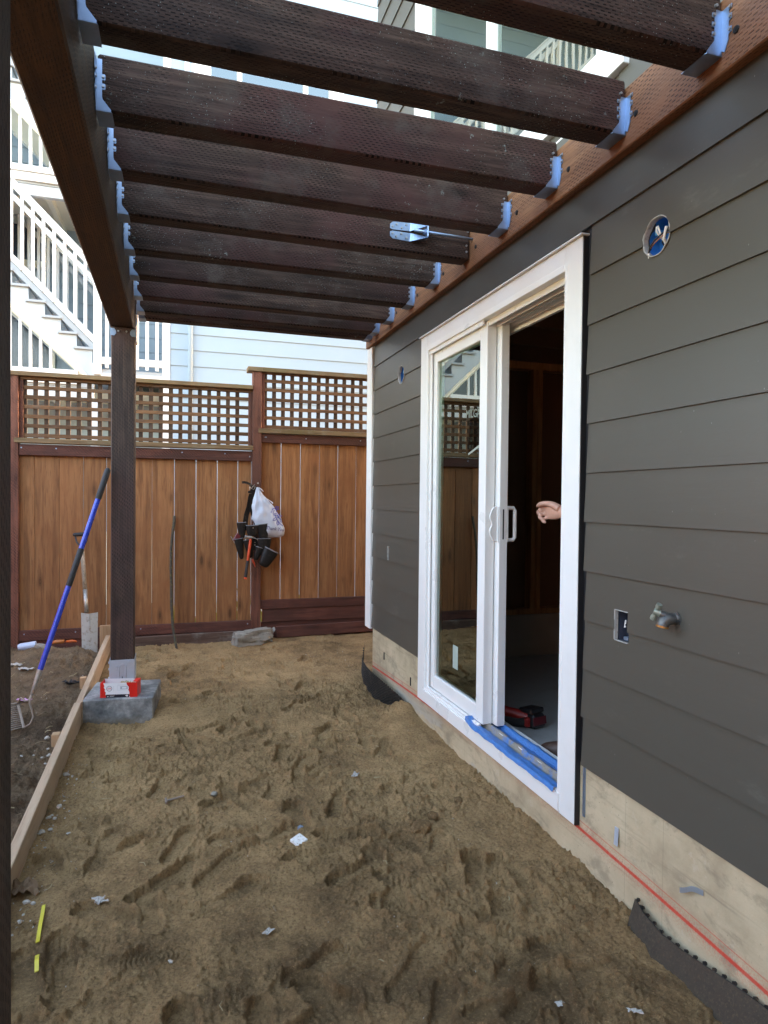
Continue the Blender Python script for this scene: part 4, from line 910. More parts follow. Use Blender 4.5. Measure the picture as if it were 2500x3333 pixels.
# carton of screws
box=thing('screw_carton','torn open red and white carton of screws sitting on the pier','box',(-.318,4.185,.149))
CM=T(-.4205,4.205,.149)@RZ(R(-9.5)); CL,CD,CH=.212,.098,.088
m=MB(); t=.0012
m.box(0,CL,0,t,0,CH).box(0,t,t,CD-t,0,CH*.98).box(CL-t,CL,t,CD-t,0,CH).box(t,CL-t,t,CD-t,0,t)
m.add([(CL,0,CH),(CL-.03,.02,CH+.003),(CL-.02,CD*.7,CH+.006),(CL+.002,CD,CH),(CL-.05,CD,CH+.001)],[(0,1,2),(0,2,3),(2,3,4)])
m.add([(0,0,CH),(.004,.03,CH+.004),(.03,.01,CH-.004)],[(0,1,2)])
m.obj('carton',M['cardred'],box,m=CM,recalc=False)
MB().box(0,CL,CD-t,CD,0,CH).obj('back_panel',M['cardwhite'],box,m=CM)
jag=[(.032,0),(.034,.010),(.030,.020),(.033,.030),(.026,.040),(.028,.050),(.021,.060),(.024,.070),(.018,CH)]
jag2=[(.150,CH),(.153,.074),(.162,.064),(.164,.054),(.161,.044),(.166,.034),(.168,.024),(.166,.012),(.170,0)]
MB().prism(jag+jag2,'xz',-.0006,-.0001).obj('front_label',M['cardwhite'],box,m=CM)
n=26; zz=[(.033,.0)]+[(.033+(.166-.033)*i/(2*n),.0165+(.0035 if i%2 else 0)) for i in range(2*n+1)]+[(.1665,0)]
MB().prism(zz,'xz',-.0010,-.0007).obj('label_band',M['cardblack'],box,m=CM)
m=MB(); c=Vector((.052,0,.054))
for k in range(22):
    a0=2*math.pi*k/22; a1=a0+.19
    m.add([(c.x+r*math.cos(a),-.0009,c.z+r*math.sin(a)) for r,a in ((.0135,a0),(.0165,a0),(.0165,a1),(.0135,a1))],[(0,1,2,3)])
m.obj('round_emblem',M['cardblack'],box,m=CM)
FM=Matrix(((1,0,0,0),(0,0,-1,0),(0,1,0,0),(0,0,0,1)))
text_mb('GRK',.0125).xf(T(.052,-.0010,.054)@FM).obj('emblem_letters',M['cardred'],box,m=CM)
m=MB(); m.box(.0765,.0772,-.0010,-.0007,.038,.071)
for a,b,c_,d in ((.098,.155,.070,.0706),(.098,.150,.0745,.0752),(.098,.0986,.042,.070),(.098,.158,.042,.0426)): m.box(a,b,-.0010,-.0007,c_,d)
m.box(.115,.157,-.0010,-.0007,.048,.066); m.obj('label_frame',M['cardgrey'],box,m=CM)
MB().box(.125,.151,-.0014,-.0011,.052,.062).obj('label_window',M['cardwhite'],box,m=CM)
m=MB().box(.055,.082,-.0014,-.0011,.0095,.0112).box(.055,.078,-.0014,-.0011,.0055,.0068).box(.040,.048,-.0014,-.0011,.005,.009)
m.tube([(.154,-.0011,.0095),(.154,-.0014,.0095)],.0056,16); m.tube([(.146,-.0011,.010),(.146,-.0014,.010)],.0022,10); m.obj('band_print',M['cardwhite'],box,m=CM)
m=MB(); rr=random.Random(3)
for i in range(54):
    x=.085+.10*i/54+rr.uniform(-.002,.002); y=.02+.062*rr.random(); z=.050+rr.uniform(0,.016); m.tube([(x-.012,y-.01,z-.035),(x+.012,y+.006,z+.012)],.0020,5); m.tube([(x+.012,y+.006,z+.012),(x+.0132,y+.0068,z+.0142)],[.0022,.0045],6)
m.obj('screws',M['goldscrew'],box,m=CM,kind='stuff')

# garden cultivator with blue handle
cv=thing('garden_cultivator','blue handled garden cultivator leaning against the pergola post','garden tool',(-.76,3.95,.09))
p0=Vector((-.742,3.965,.262)); p1=Vector((-.384,4.262,1.518)); q=lambda t: p0+(p1-p0)*t
m=MB().tube([q(0),q(.004),q(.05),q(.103)],[.007,.0095,.0125,.0158],14); smooth_angle(m.obj('ferrule',M['steel'],cv),40)
smooth_angle(MB().tube([q(.098),q(.857)],.0148,16).obj('handle',M['blue'],cv),40)
smooth_angle(MB().tube([q(.458),q(.462),q(.62),q(.625)],[.0155,.0172,.0172,.0155],16).obj('grip',M['rubber'],cv),40)
smooth_angle(MB().tube([q(.855),q(.86),q(.985),q(.998),q(1.004)],[.0155,.0178,.0186,.0165,.008],16).obj('end_grip',M['rubber'],cv),40)
m=MB(); nk=p0; A0=Vector((-.835,4.09,.185)); A1=Vector((-.772,3.925,.098))
m.tube([nk+Vector((0,0,.01)),nk+Vector((-.006,-.02,-.035)),Vector((-.737,3.945,.185)),Vector((-.728,3.935,.150)),Vector((-.742,3.928,.115)),A1],.0052,8)
m.tube([nk+Vector((0,0,.004)),nk+Vector((-.015,.0,-.03)),Vector((-.775,3.985,.226)),Vector((-.806,4.02,.236)),Vector((-.822,4.05,.208)),A0],.0052,8)
m.obj('fork_arm',M['rustywire'],cv,smooth=True)
bar=MB().tube([A0,A1],.0075,6,flat=.45); bar.obj('head_bar',M['rustywire'],cv)
for k in range(13):
    t=.06+.9*k/12; b=A0+(A1-A0)*t
    MB().tube([b,b+Vector((-.06,-.012,.004-.012*t)),b+Vector((-.125,-.020,-.004-.02*t)),b+Vector((-.150,-.022,-.022-.01*t))],[.0034,.0032,.0028,.0020],6).obj('tine',M['rustywire'],cv,smooth=True)
MB().tube([A0+Vector((-.15,-.02,.004)),A0+Vector((0,-.01,.006))],.0035,6).obj('brace',M['rustywire'],cv)
# spade
sv=thing('spade','muddy square spade with black D handle standing in the soil against the fence','spade',(-.63,5.6,.1))
S=lambda x,y,z: Vector((x,y,z))
b0,b1=S(-.665,5.645,.43),S(-.745,5.965,1.035)
d=(b1-b0); m=MB().tube([b0+d*.0,b0+d*.30],[.0155,.017],12); m.obj('socket',M['steel'],sv,smooth=True)
MB().tube([b0+d*.28,b0+d*.80],[.0175,.0165],12).obj('shaft',M['greywood'],sv,smooth=True)
m=MB(); y0=b0+d*.78; top=b1
ux=Vector((1,.05,.06)).normalized()
m.tube([y0,y0+d*.06-ux*.012,y0+d*.13-ux*.040,top-ux*.046],[.009,.008,.007,.007],8); m.tube([y0,y0+d*.06+ux*.012,y0+d*.13+ux*.040,top+ux*.046],[.009,.008,.007,.007],8); m.obj('yoke',M['black'],sv,smooth=True)
MB().tube([top-ux*.062,top-ux*.045,top+ux*.045,top+ux*.062],[.011,.0165,.0165,.011],12).obj('d_grip',M['rubber'],sv,smooth=True)
m=MB(); P=[]
for i in range(13):
    t=i/12; row=[]
    for j in range(11):
        u=j/10*2-1; wx=.062-.006*t; cx=-.644+.006*t
        bow=.012*(1-u*u)*(1-.6*t); rib=.016*math.exp(-(u/.16)**2)*max(0,1-t*1.9)
        y=5.640-.035*t-bow*-1*0+.010*u*u-rib
        z=.428-.345*t+(-.006*(1-u*u) if t==0 else 0)
        row.append((cx+wx*u,y,z))
    P.append(row)
m.grid(P); m.grid([[(x,y+.003,z) for x,y,z in r] for r in P]); m.obj('blade',M['blade'],sv,smooth=True)
# bent stick in the sand
pts=[(.030,5.80,-.06),(.018,5.85,.06),(-.012,5.925,.22),(-.024,5.97,.40),(-.026,6.0,.58),(-.031,6.02,.74),(-.030,6.035,.90),(-.018,6.05,1.04),(-.006,6.06,1.12),(-.003,6.068,1.19)]
tag(MB().tube(pts,[.010,.011,.0115,.0125,.0125,.0125,.012,.0115,.0135,.012],9).obj('bent_stick',simple('dark bark with moss',(.055,.045,.032),.8,var=.4,scale=18,dirt=(.17,.17,.03),dirt_amt=.7,bump=.5,bscale=70),smooth=True),'thin dark bent stick stuck in the sand leaning on the fence','stick')
# concrete rubble
bm=bmesh.new(); bmesh.ops.create_cube(bm,size=1); bmesh.ops.subdivide_edges(bm,edges=bm.edges[:],cuts=9,use_grid_fill=True)
for v in bm.verts:
    p=v.co; ed=Vector((p.x*.335,p.y*.17,p.z*.125)); nn=mnoise.fractal(Vector((p.x*3.1,p.y*2.5,p.z*2.2)),.8,2,5)
    rd=max(0,(abs(p.x)+abs(p.y)+abs(p.z)-1.05))*.10
    ed*= 1-rd*1.3; ed.z+=.012*p.x-.012*(p.x<-.2)*abs(p.x); ed+=p.normalized()*nn*.022+p.normalized()*.010*mnoise.noise(p*12); v.co=ed
me=bpy.data.meshes.new('concrete_rubble'); bm.to_mesh(me); bm.free(); me.materials.append(M['rubble'])
tag(smooth_angle(place('concrete_rubble',me,m=T(.672,5.90,.108)@RZ(R(14))@RX(R(-6))),25),'rough broken lump of concrete lying at the foot of the fence post','rubble')
m=MB().add([(.838,5.905,.10),(.872,5.90,.165),(.862,5.91,.19),(.835,5.915,.17)],[(0,1,2,3)]); m.add([(.838,5.907,.10),(.872,5.902,.165),(.862,5.912,.19),(.835,5.917,.17)],[(0,1,2,3)])
tag(m.obj('plastic_scrap',M['litter']),'small white plastic scrap beside the concrete lump','litter')

# tool belt, hammer, bag hanging from the corner post
NL=MB().tube([(.722,FY-.052,1.487),(.722,FY-.075,1.490)],[.0035,.0035],8).tube([(.722,FY-.075,1.490),(.722,FY-.078,1.490)],.008,10).tube([(.690,FY-.052,1.470),(.690,FY-.085,1.474)],.004,8)
NL.obj('hook_nails',M['screw'],fence)
tb=thing('tool_belt','black leather tool belt with pouches hanging on the fence post','tool belt',(.66,FY-.08,1.46))
def ribbon(name,pts,wd,th,mat,par,wdir=(1,0,0)):
    wv=Vector(wdir); rr=[]
    pts=[Vector(p) for p in pts]
    for i,p in enumerate(pts):
        t=(pts[min(i+1,len(pts)-1)]-pts[max(i-1,0)]).normalized(); w_=(wv-t*wv.dot(t)).normalized(); nn=t.cross(w_)
        a=w_*wd/2; b=nn*th/2; rr.append([p-a-b,p+a-b,p+a+b,p-a+b])
    return MB().rings(rr).obj(name,mat,par)
def pouch(name,top,ax,wd,dp,h,par,mat=None,taper=.72,lean=0,side=Vector((1,0,0)),rimw=1.0,flap=False):
    """open U shaped pocket; top = centre of the mouth, ax = direction downwards"""
    top=Vector(top); ax=Vector(ax).normalized(); sd_=(side-ax*side.dot(ax)).normalized(); out=ax.cross(sd_).normalized()
    if out.y>0: out=-out
    n=22; rings=[]
    prof=[(0,1.0),(.12,1.02),(.4,.98),(.7,.90),(.88,.80),(.97,.62),(1.0,.35)]
    for t,k in prof:
        kk=k*(1-(1-taper)*t); rings.append([top+ax*h*t+sd_*math.copysign(abs(math.cos(a))**.75,math.cos(a))*wd/2*kk+out*(dp/2*(1+.15*t)*kk*math.copysign(abs(math.sin(a))**.75,math.sin(a))+dp*.5) for a in [2*math.pi*i/n for i in range(n)]])
    inner=[[top+ax*h*.25+(p-(top+out*dp*.5))*.86 for p in rings[0]],[top+(p-top-out*dp*.5)*.92+out*dp*.5 for p in rings[0]]]
    inner=[[top+out*dp*.5+ax*h*.25+(p-(top+out*dp*.5))*.84 for p in rings[0]],[top+out*dp*.5+(p-(top+out*dp*.5))*.92 for p in rings[0]]]
    o=smooth_angle(MB().rings(inner+rings,True,True).obj(name,mat or M['leather'],par),50)
    MB().tube([top+out*dp*.5+(p-(top+out*dp*.5))*.97-ax*.002 for p in rings[0]]+[top+out*dp*.5+(rings[0][0]-(top+out*dp*.5))*.97-ax*.002],.0035*rimw,6,caps=False).obj('rim',M['stitch'],o,smooth=True)
    return o
yb=FY-.075
ribbon('belt_strap',[(.700,yb-.006,1.462),(.682,yb-.008,1.44),(.655,yb-.010,1.36),(.640,yb-.012,1.27),(.618,yb-.016,1.20),(.608,yb-.022,1.13),(.612,yb-.026,1.06)],.046,.005,M['leather'],tb,(1,.3,0))
ribbon('belt_strap',[(.690,yb-.010,1.462),(.684,yb-.014,1.42),(.670,yb-.016,1.34),(.668,yb-.018,1.24),(.690,yb-.020,1.16),(.715,yb-.024,1.10),(.728,yb-.026,1.06)],.040,.005,M['leather'],tb,(1,.3,0))
ribbon('belt_tail',[(.672,yb,1.455),(.650,yb-.01,1.478),(.625,yb-.015,1.490),(.600,yb-.018,1.495),(.578,yb-.018,1.494)],.022,.003,M['leather'],tb,(0,.2,1))
MB().box(.640,.668,yb-.022,yb-.016,1.392,1.412,.003).box(.644,.650,yb-.03,yb-.02,1.428,1.462,.002).tube([(.660,yb-.02,1.44),(.684,yb-.02,1.47),(.696,yb-.02,1.455),(.682,yb-.02,1.43),(.660,yb-.02,1.44)],.0028,6).obj('buckle',M['steel'],tb)
MB().box(.632,.672,yb-.026,yb-.010,1.396,1.420,.004).obj('buckle_keeper',M['leather'],tb)
pouch('pouch',(.572,yb-.02,1.13),(.05,0,-1),.085,.05,.14,tb)
pouch('pouch',(.668,yb-.035,1.105),(.02,0,-1),.115,.05,.10,tb,taper=.92)
pouch('pouch',(.755,yb-.03,1.115),(.12,0,-1),.11,.05,.16,tb)
pouch('pouch',(.548,yb-.015,.985),(.16,0,-1),.085,.055,.185,tb,taper=.55)
pouch('pouch',(.628,yb-.020,.975),(.18,0,-1),.085,.05,.165,tb,taper=.6)
pouch('pouch',(.775,yb-.020,.985),(.0,0,-1),.125,.06,.16,tb,taper=.8,side=Vector((1,0,-.25)))
pouch('pouch',(.838,yb-.030,.880),(-.42,0,-.8),.135,.075,.165,tb,taper=.82,side=Vector((1,0,-.35)),rimw=1.6)
pouch('pouch',(.735,yb-.030,.905),(-.30,0,-.9),.075,.05,.12,tb,taper=.7,side=Vector((1,0,-.2)))
MB().box(.655,.715,yb-.048,yb-.040,.880,1.0,.003).obj('hammer_loop',M['leather'],tb)
s=MB()
for z in (.93,.952): s.tube([(.692,yb-.047,z),(.692,yb-.052,z)],.005,8)
s.tube([(.671,yb-.088,1.085),(.671,yb-.092,1.085)],.005,8); s.obj('rivets',M['steel'],tb)
tag(MB().box(-.024,.024,-.016,.016,-.038,.038,.007).obj('tape_measure',M['maroon'],m=T(.535,yb-.045,.995)@RY(R(28))),'maroon tape measure tucked into the left belt pouch','tape measure')
tag(MB().box(-.004,.004,-.012,.012,-.022,.022,.002).tube([(0,0,.0),(.0,-.004,.05)],.004,6).obj('pencil_stub',M['steel'],m=T(.505,yb-.04,.965)@RY(R(-30))),'short metal tool clipped on the left belt pouch','tool')
tag(MB().tube([(.600,yb-.05,.945),(.612,yb-.052,.985),(.630,yb-.05,.988)],[.006,.009,.006],8).obj('nail_set',M['steel'],smooth=True),'silver tool poking out of the lower middle belt pouch','tool')
tag(MB().tube([(.812,yb-.05,.93),(.815,yb-.055,.968),(.812,yb-.05,.98)],[.010,.011,.008],8).obj('chalk_stick',M['litter'],smooth=True),'white chalk stub standing in the right belt pouch','chalk')
tag(MB().tube([(.668,yb-.05,.80),(.690,yb-.05,.755)],[.012,.008],8).tube([(.690,yb-.05,.755),(.697,yb-.05,.728)],[.006,.003],6).obj('utility_knife',M['orange'],smooth=True),'small orange knife hanging behind the hammer handle','knife')
hm_=thing('hammer','claw hammer with orange and black grip hung in the tool belt loop','hammer',(.645,yb-.07,.98))
m=MB(); a=Vector((.652,yb-.068,.985)); b=Vector((.606,yb-.075,.625))
dd=b-a
smooth_angle(MB().tube([a,a+dd*.10,a+dd*.3,a+dd*.6],[.015,.0165,.0155,.0145],12,flat=.8).obj('handle',M['orange'],hm_),50)
smooth_angle(MB().tube([a+dd*.54,a+dd*.62,a+dd*.8,a+dd*.95,a+dd*.955],[.0155,.0168,.0165,.0185,.018],12,flat=.8).obj('grip',M['rubber'],hm_),50)
smooth_angle(MB().tube([a+dd*.955,a+dd*1.0],[.0185,.0165],12,flat=.8).obj('butt_cap',M['orange'],hm_),50)
m=MB().tube([(.600,yb-.070,1.003),(.612,yb-.070,1.003),(.614,yb-.070,1.002),(.636,yb-.07,1.000)],[.0165,.0165,.0125,.0125],12)
m.tube([(.632,yb-.07,1.0),(.662,yb-.07,.999)],[.0165,.0155],8); 
for s_ in (-1,1): m.tube([(.658,yb-.07+s_*.004,.999),(.690,yb-.07+s_*.007,.992),(.715,yb-.07+s_*.009,.978)],[.011,.008,.003],8,flat=.6)
smooth_angle(m.obj('claw_head',M['steel'],hm_),45)
# plastic bag
BZ=[1.452,1.425,1.39,1.335,1.28,1.22,1.16,1.10,1.055,1.025,1.005,.995]
BL=[.708,.700,.691,.674,.666,.664,.667,.688,.715,.745,.775,.800]
BR=[.726,.742,.764,.815,.862,.902,.936,.957,.967,.968,.955,.910]
HD=[.008,.012,.020,.034,.045,.054,.060,.062,.060,.052,.038,.020]
BY=FY-.078
def bag_pt(z,a):
    i=np.interp(z,BZ[::-1],range(len(BZ))[::-1]) ; l=np.interp(z,BZ[::-1],BL[::-1]); r=np.interp(z,BZ[::-1],BR[::-1]); h=np.interp(z,BZ[::-1],HD[::-1])
    fold=1+.16*math.sin(a*9+z*14)*max(0,(z-1.12)/.33)+.05*math.sin(a*5+z*40)
    wv=.03*mnoise.noise(Vector((math.cos(a)*2,math.sin(a)*2,z*14)))*min(1,h/.03)
    x=(l+r)/2+(r-l)/2*math.cos(a)*(1+.03*math.sin(z*60)*(z<1.3)); y=BY-h*math.sin(a)*fold-.01-wv*h*6
    return (float(x),float(min(y,FY-.004)),float(z))
n=56; zs_=np.concatenate([np.linspace(1.452,1.06,34),np.linspace(1.05,.995,10)])
bag=thing('plastic_bag','white plastic carrier bag with blue flower print hanging beside the tool belt','bag',(.72,BY,1.45))
m=MB().rings([[bag_pt(z,2*math.pi*k/n) for k in range(n)] for z in zs_],True,True); m.obj('bag_body',M['bag'],bag,smooth=True)
MB().grid([[(.722,BY-.02,1.445),(.730,BY-.035,1.452)],[(.745,BY-.02,1.432),(.752,BY-.04,1.436)],[(.768,BY-.015,1.412),(.772,BY-.03,1.414)]]).grid([[(.795,BY-.03,1.352),(.80,BY-.06,1.345)],[(.825,BY-.03,1.335),(.828,BY-.065,1.322)],[(.858,BY-.02,1.315),(.853,BY-.05,1.300)]]).obj('bag_handle',M['bag'],bag,recalc=False)
def on_bag(x,z,off=.003):
    l=np.interp(z,BZ[::-1],BL[::-1]); r=np.interp(z,BZ[::-1],BR[::-1]); c=max(-.985,min(.985,(x-(l+r)/2)/((r-l)/2))); a=math.acos(c)
    best=min((bag_pt(z,a+da) for da in np.linspace(-.06,.06,7)),key=lambda p:abs(p[0]-x)); return (x,best[1]-off,z)
tmb=text_mb('Thank You',.044,.45)
v=[]
for p in tmb.v:
    x=.868+p[0]*.86; z=1.075+p[1]-.10*p[0]; x=min(x,.962); v.append(on_bag(x,z,.007+(.0008 if p[2]>0 else 0)))
tmb.v=v; tmb.obj('lettering',M['printdark'],bag)
m=MB()
def stroke(P,r=.0021):
    Q=[]
    for i in range(len(P)-1):
        for k in range(4): t=k/4; Q.append((P[i][0]*(1-t)+P[i+1][0]*t,P[i][1]*(1-t)+P[i+1][1]*t))
    Q.append(P[-1]); m.tube([on_bag(x,z,.003) for x,z in Q],r,5)
def rose(cx,cz,r,ph):
    stroke([(cx+r*(.25+.75*t)*math.cos(ph+9*t),cz+r*(.25+.75*t)*math.sin(ph+9*t)*1.15) for t in [i/16 for i in range(17)]],.0019)
    for k in range(5):
        a=ph+k*1.256; stroke([(cx+r*.9*math.cos(a),cz+r*.9*math.sin(a)),(cx+r*1.45*math.cos(a+.35),cz+r*1.4*math.sin(a+.35)),(cx+r*1.0*math.cos(a+.8),cz+r*1.0*math.sin(a+.8))],.0017)
rose(.868,1.232,.026,.4); rose(.893,1.262,.016,1.6); rose(.915,1.19,.017,2.2)
stroke([(.868,1.205),(.885,1.17),(.90,1.145),(.92,1.12),(.945,1.10)],.0026); stroke([(.88,1.178),(.86,1.17),(.848,1.153),(.868,1.15),(.886,1.165)]); stroke([(.898,1.148),(.885,1.128),(.892,1.108),(.908,1.118),(.903,1.142)]); stroke([(.918,1.165),(.935,1.155),(.94,1.135),(.925,1.138),(.918,1.16)]); stroke([(.87,1.20),(.90,1.19),(.92,1.165)])
m.obj('flower_print',M['print'],bag,smooth=True)
# ------------------------------------------------------------------ membranes by the foundation
def membrane(name,path,label,ztop,zbot,lean):
    """dimpled sheet standing on edge; path in plan"""
    P=[Vector((x,y,0)) for x,y in path]; n=len(P); t_=thing(name,label,'drainage mat',(path[n//2][0],path[n//2][1],0),'black drainage mats along the foundation')
    front=[];back=[]
    for i,p in enumerate(P):
        d=(P[min(i+1,n-1)]-P[max(i-1,0)]).normalized(); nn=Vector((d.y,-d.x,0))
        front.append((p,nn))
    rows=8; F=[[None]*n for _ in range(rows)]; B=[[None]*n for _ in range(rows)]
    for r_ in range(rows):
        u=r_/(rows-1)
        for i,(p,nn) in enumerate(front):
            z=zbot[i]*(1-u)+ztop[i]*u; wob=.0018*math.sin(i*1.7+r_)
            nn=nn; sh=lean*(ztop[i]-z)
            F[r_][i]=(p.x-sh+nn.x*wob,p.y+nn.y*wob,z); B[r_][i]=(p.x-sh+nn.x*(wob-.0035),p.y+nn.y*(wob-.0035),z)
    MB().grid(F).obj('felt_face',M['mat_felt'],t_,smooth=True); MB().grid(B).obj('plastic_sheet',M['mat_black'],t_,smooth=True)
    d=MB(); 
    L=[0]
    for i in range(1,n): L.append(L[-1]+(P[i]-P[i-1]).length)
    k=0; s=.008
    while s<L[-1]:
        i=max(0,np.searchsorted(L,s)-1); i=min(i,n-2); t=(s-L[i])/(L[i+1]-L[i]); p=P[i]*(1-t)+P[i+1]*t; dd=(P[i+1]-P[i]).normalized(); nn=Vector((dd.y,-dd.x,0))
        z1=ztop[i]*(1-t)+ztop[i+1]*t; z0=zbot[i]*(1-t)+zbot[i+1]*t; z=z1+.001-(.009 if k%2 else 0)
        while z>z0:
            c=Vector((p.x-lean*(z1-z),p.y,z))-nn*.0036; d.tube([c,c-nn*.0070],[.0068,.0048],7); z-=.018
        s+=.016; k+=1
    d.obj('dimples',M['mat_black'],t_,kind='stuff'); return t_
pa=[(1.425,4.895),(1.405,4.87),(1.388,4.80),(1.372,4.71),(1.356,4.62),(1.348,4.50),(1.345,4.38),(1.348,4.26),(1.356,4.14),(1.368,4.03),(1.384,3.95),(1.404,3.90)]
pa=[(x,y) for x,y in pa]
membrane('drainage_mat',pa[::-1],'black drainage mat curling round the far corner of the foundation',[.06,.085,.100,.110,.116,.118,.118,.116,.110,.100,.105,.245],[-.12]*12,.05)
pb_=[(1.412,1.72),(1.396,1.66),(1.392,1.58),(1.396,1.50),(1.402,1.42),(1.406,1.34),(1.409,1.25),(1.412,1.15),(1.412,1.0)]
membrane('drainage_mat',pb_,'black drainage mat with felt face along the foundation in the near right corner',[.080,.070,.058,.060,.070,.080,.088,.092,.095],[-.10]*9,.42)

# ------------------------------------------------------------------ blue tape on the sill
P=[]
for i in range(90):
    v=i/89; y=2.172+.80*v; row=[]
    for j in range(34):
        u=j/33; x=1.392+.165*u; tr_=.026*(abs((x-1.466))<.008)+.024*(abs(x-1.534)<.008)
        z=(.2465 if x<1.434 else .2365)+tr_*.9+.0035*max(0,mnoise.fractal(Vector((x*45,y*9,2)),.7,2,4)+.35)+.0035*abs(mnoise.noise(Vector((x*120,y*20,5))))
        if x<1.3965: z-=(1.3965-x)*4
        x2=x+.004*mnoise.noise(Vector((y*14,u*3,1)))
        if v>.93 and u<.8: z+=.02*(v-.93)/.07
        row.append((x2,y+.02*mnoise.noise(Vector((u*6,7,0)))*(v>.5),z))
    P.append(row)
tag(MB().grid(P).obj('masking_tape',M['tape'],smooth=True,recalc=False),'crumpled blue masking tape and dusty film over the door sill','tape')
# cordless tool on the slab
dr=thing('cordless_tool','red and black cordless power tool lying on the garage slab just inside the door','power tool',(1.74,3.02,.165))
DM=T(1.752,3.045,.166)@RZ(R(118))
smooth_angle(MB().box(-.045,.045,-.040,.040,.002,.075,.012).obj('battery',M['black'],dr,m=T(1.800,2.985,.166)@RZ(R(15))@RX(R(-8))),30)
MB().box(-.046,.046,-.041,-.037,.02,.06,.001).obj('battery_badge',M['maroon'],dr,m=T(1.800,2.985,.166)@RZ(R(15))@RX(R(-8)))
MB().box(-.05,.05,-.045,.045,.074,.098,.006).obj('battery_latch',M['black'],dr,m=T(1.792,2.998,.170)@RZ(R(15))@RX(R(-6)))
smooth_angle(MB().tube([(1.770,3.01,.215),(1.735,3.035,.222),(1.690,3.07,.232),(1.640,3.11,.238),(1.59,3.15,.235)],[.034,.030,.027,.034,.036],14).obj('body',M['red'],dr),40)
smooth_angle(MB().tube([(1.762,3.0,.200),(1.725,3.035,.190),(1.67,3.085,.192),(1.60,3.145,.195)],[.034,.031,.030,.034],14).obj('grip',M['rubber'],dr),40)
MB().box(1.735,1.80,2.965,3.02,.175,.225,.008).obj('collar',M['red'],dr)
# ------------------------------------------------------------------ person inside the doorway
def skin(name,V,E,Rr,mat,par,root=0,sub=2):
    me=bpy.data.meshes.new(name); me.from_pydata(V,E,[]); o=bpy.data.objects.new(name,me); COL.objects.link(o)
    md=o.modifiers.new('s','SKIN'); md.use_smooth_shade=True
    for i,r in enumerate(Rr): me.skin_vertices[0].data[i].radius=(r,r) if not isinstance(r,tuple) else r
    me.skin_vertices[0].data[root].use_root=True
    sb=o.modifiers.new('u','SUBSURF'); sb.levels=sub; sb.render_levels=sub
    dg=bpy.context.evaluated_depsgraph_get(); dg.update(); m2=bpy.data.meshes.new_from_object(o.evaluated_get(dg)); bpy.data.objects.remove(o); m2.materials.clear(); m2.materials.append(mat); m2.name=name
    o=bpy.data.objects.new(name,m2); COL.objects.link(o); m2.polygons.foreach_set('use_smooth',[True]*len(m2.polygons))
    if par is not None: o.parent=par; o.matrix_parent_inverse=wm(par).inverted()
    return o
def chain(nodes):
    V=[];E=[];Rr=[];ix={}
    for nm,par,co,r in nodes:
        ix[nm]=len(V); V.append(co); Rr.append(r)
        if par: E.append((ix[par],ix[nm]))
    return V,E,Rr
FZ=.165
N=[('pelvis',None,(1.965,2.20,1.06),(.15,.12)),('waist','pelvis',(1.962,2.21,1.22),(.135,.11)),('chest','waist',(1.955,2.23,1.42),(.155,.12)),('neck0','chest',(1.95,2.245,1.585),.062),('neck','neck0',(1.948,2.262,1.66),.054),('head0','neck',(1.946,2.285,1.735),(.066,.075)),('head1','head0',(1.945,2.292,1.80),(.074,.088)),('head2','head1',(1.945,2.285,1.865),(.060,.070)),
('shl','chest',(1.795,2.245,1.545),.062),('ell','shl',(1.752,2.395,1.305),.043),('fal','ell',(1.742,2.50,1.302),.038),('wrl','fal',(1.730,2.635,1.302),.0285),
('shr','chest',(2.11,2.23,1.545),.062),('elr','shr',(2.165,2.16,1.27),.043),('wrr','elr',(2.14,2.27,1.06),.028),('har','wrr',(2.13,2.31,.99),.032),
('hpl','pelvis',(1.875,2.21,.99),.092),('knl','hpl',(1.815,2.33,.62),.060),('anl','knl',(1.775,2.42,.27),.042),
('hpr','pelvis',(2.055,2.19,.99),.092),('knr','hpr',(2.075,2.17,.62),.060),('anr','knr',(2.085,2.09,.27),.042)]
fing=[('i',(1.7135,2.742,1.331),[(1.703,2.772,1.336),(1.682,2.782,1.322),(1.690,2.764,1.304)],.0096),('m',(1.7095,2.750,1.312),[(1.696,2.776,1.312),(1.672,2.782,1.296),(1.682,2.762,1.282)],.0099),
      ('r',(1.7095,2.745,1.293),[(1.696,2.768,1.290),(1.674,2.771,1.274),(1.684,2.752,1.264)],.0093),('p',(1.7130,2.733,1.276),[(1.700,2.752,1.270),(1.682,2.754,1.256),(1.690,2.738,1.250)],.0082)]
V,E,Rr=chain(N)
person=thing('person','person standing inside the doorway with one hand and a brown boot showing','person',(1.95,2.25,FZ))
bd=skin('body',V,E,Rr,M['skin'],None)
hb=MB().add([v.co.copy() for v in bd.data.vertices],[tuple(p.vertices) for p in bd.data.polygons]); bpy.data.objects.remove(bd)
def capsule(pts,rs):
    P=[Vector(p) for p in pts]; Q=[P[0]]; S=[rs[0]]
    for i in range(len(P)-1):
        for k in range(1,4):
            t=k/3; Q.append(P[i].lerp(P[i+1],t)); S.append(rs[i]*(1-t)+rs[i+1]*t)
    for _ in range(2): Q=[Q[0]]+[(Q[i-1]+Q[i]*2+Q[i+1])/4 for i in range(1,len(Q)-1)]+[Q[-1]]
    e=(Q[-1]-Q[-2]).normalized(); Q+= [Q[-1]+e*S[-1]*.6,Q[-1]+e*S[-1]*.92]; S+=[S[-1]*.8,S[-1]*.35]
    hb.tube(Q,S,12)
rr_=[]
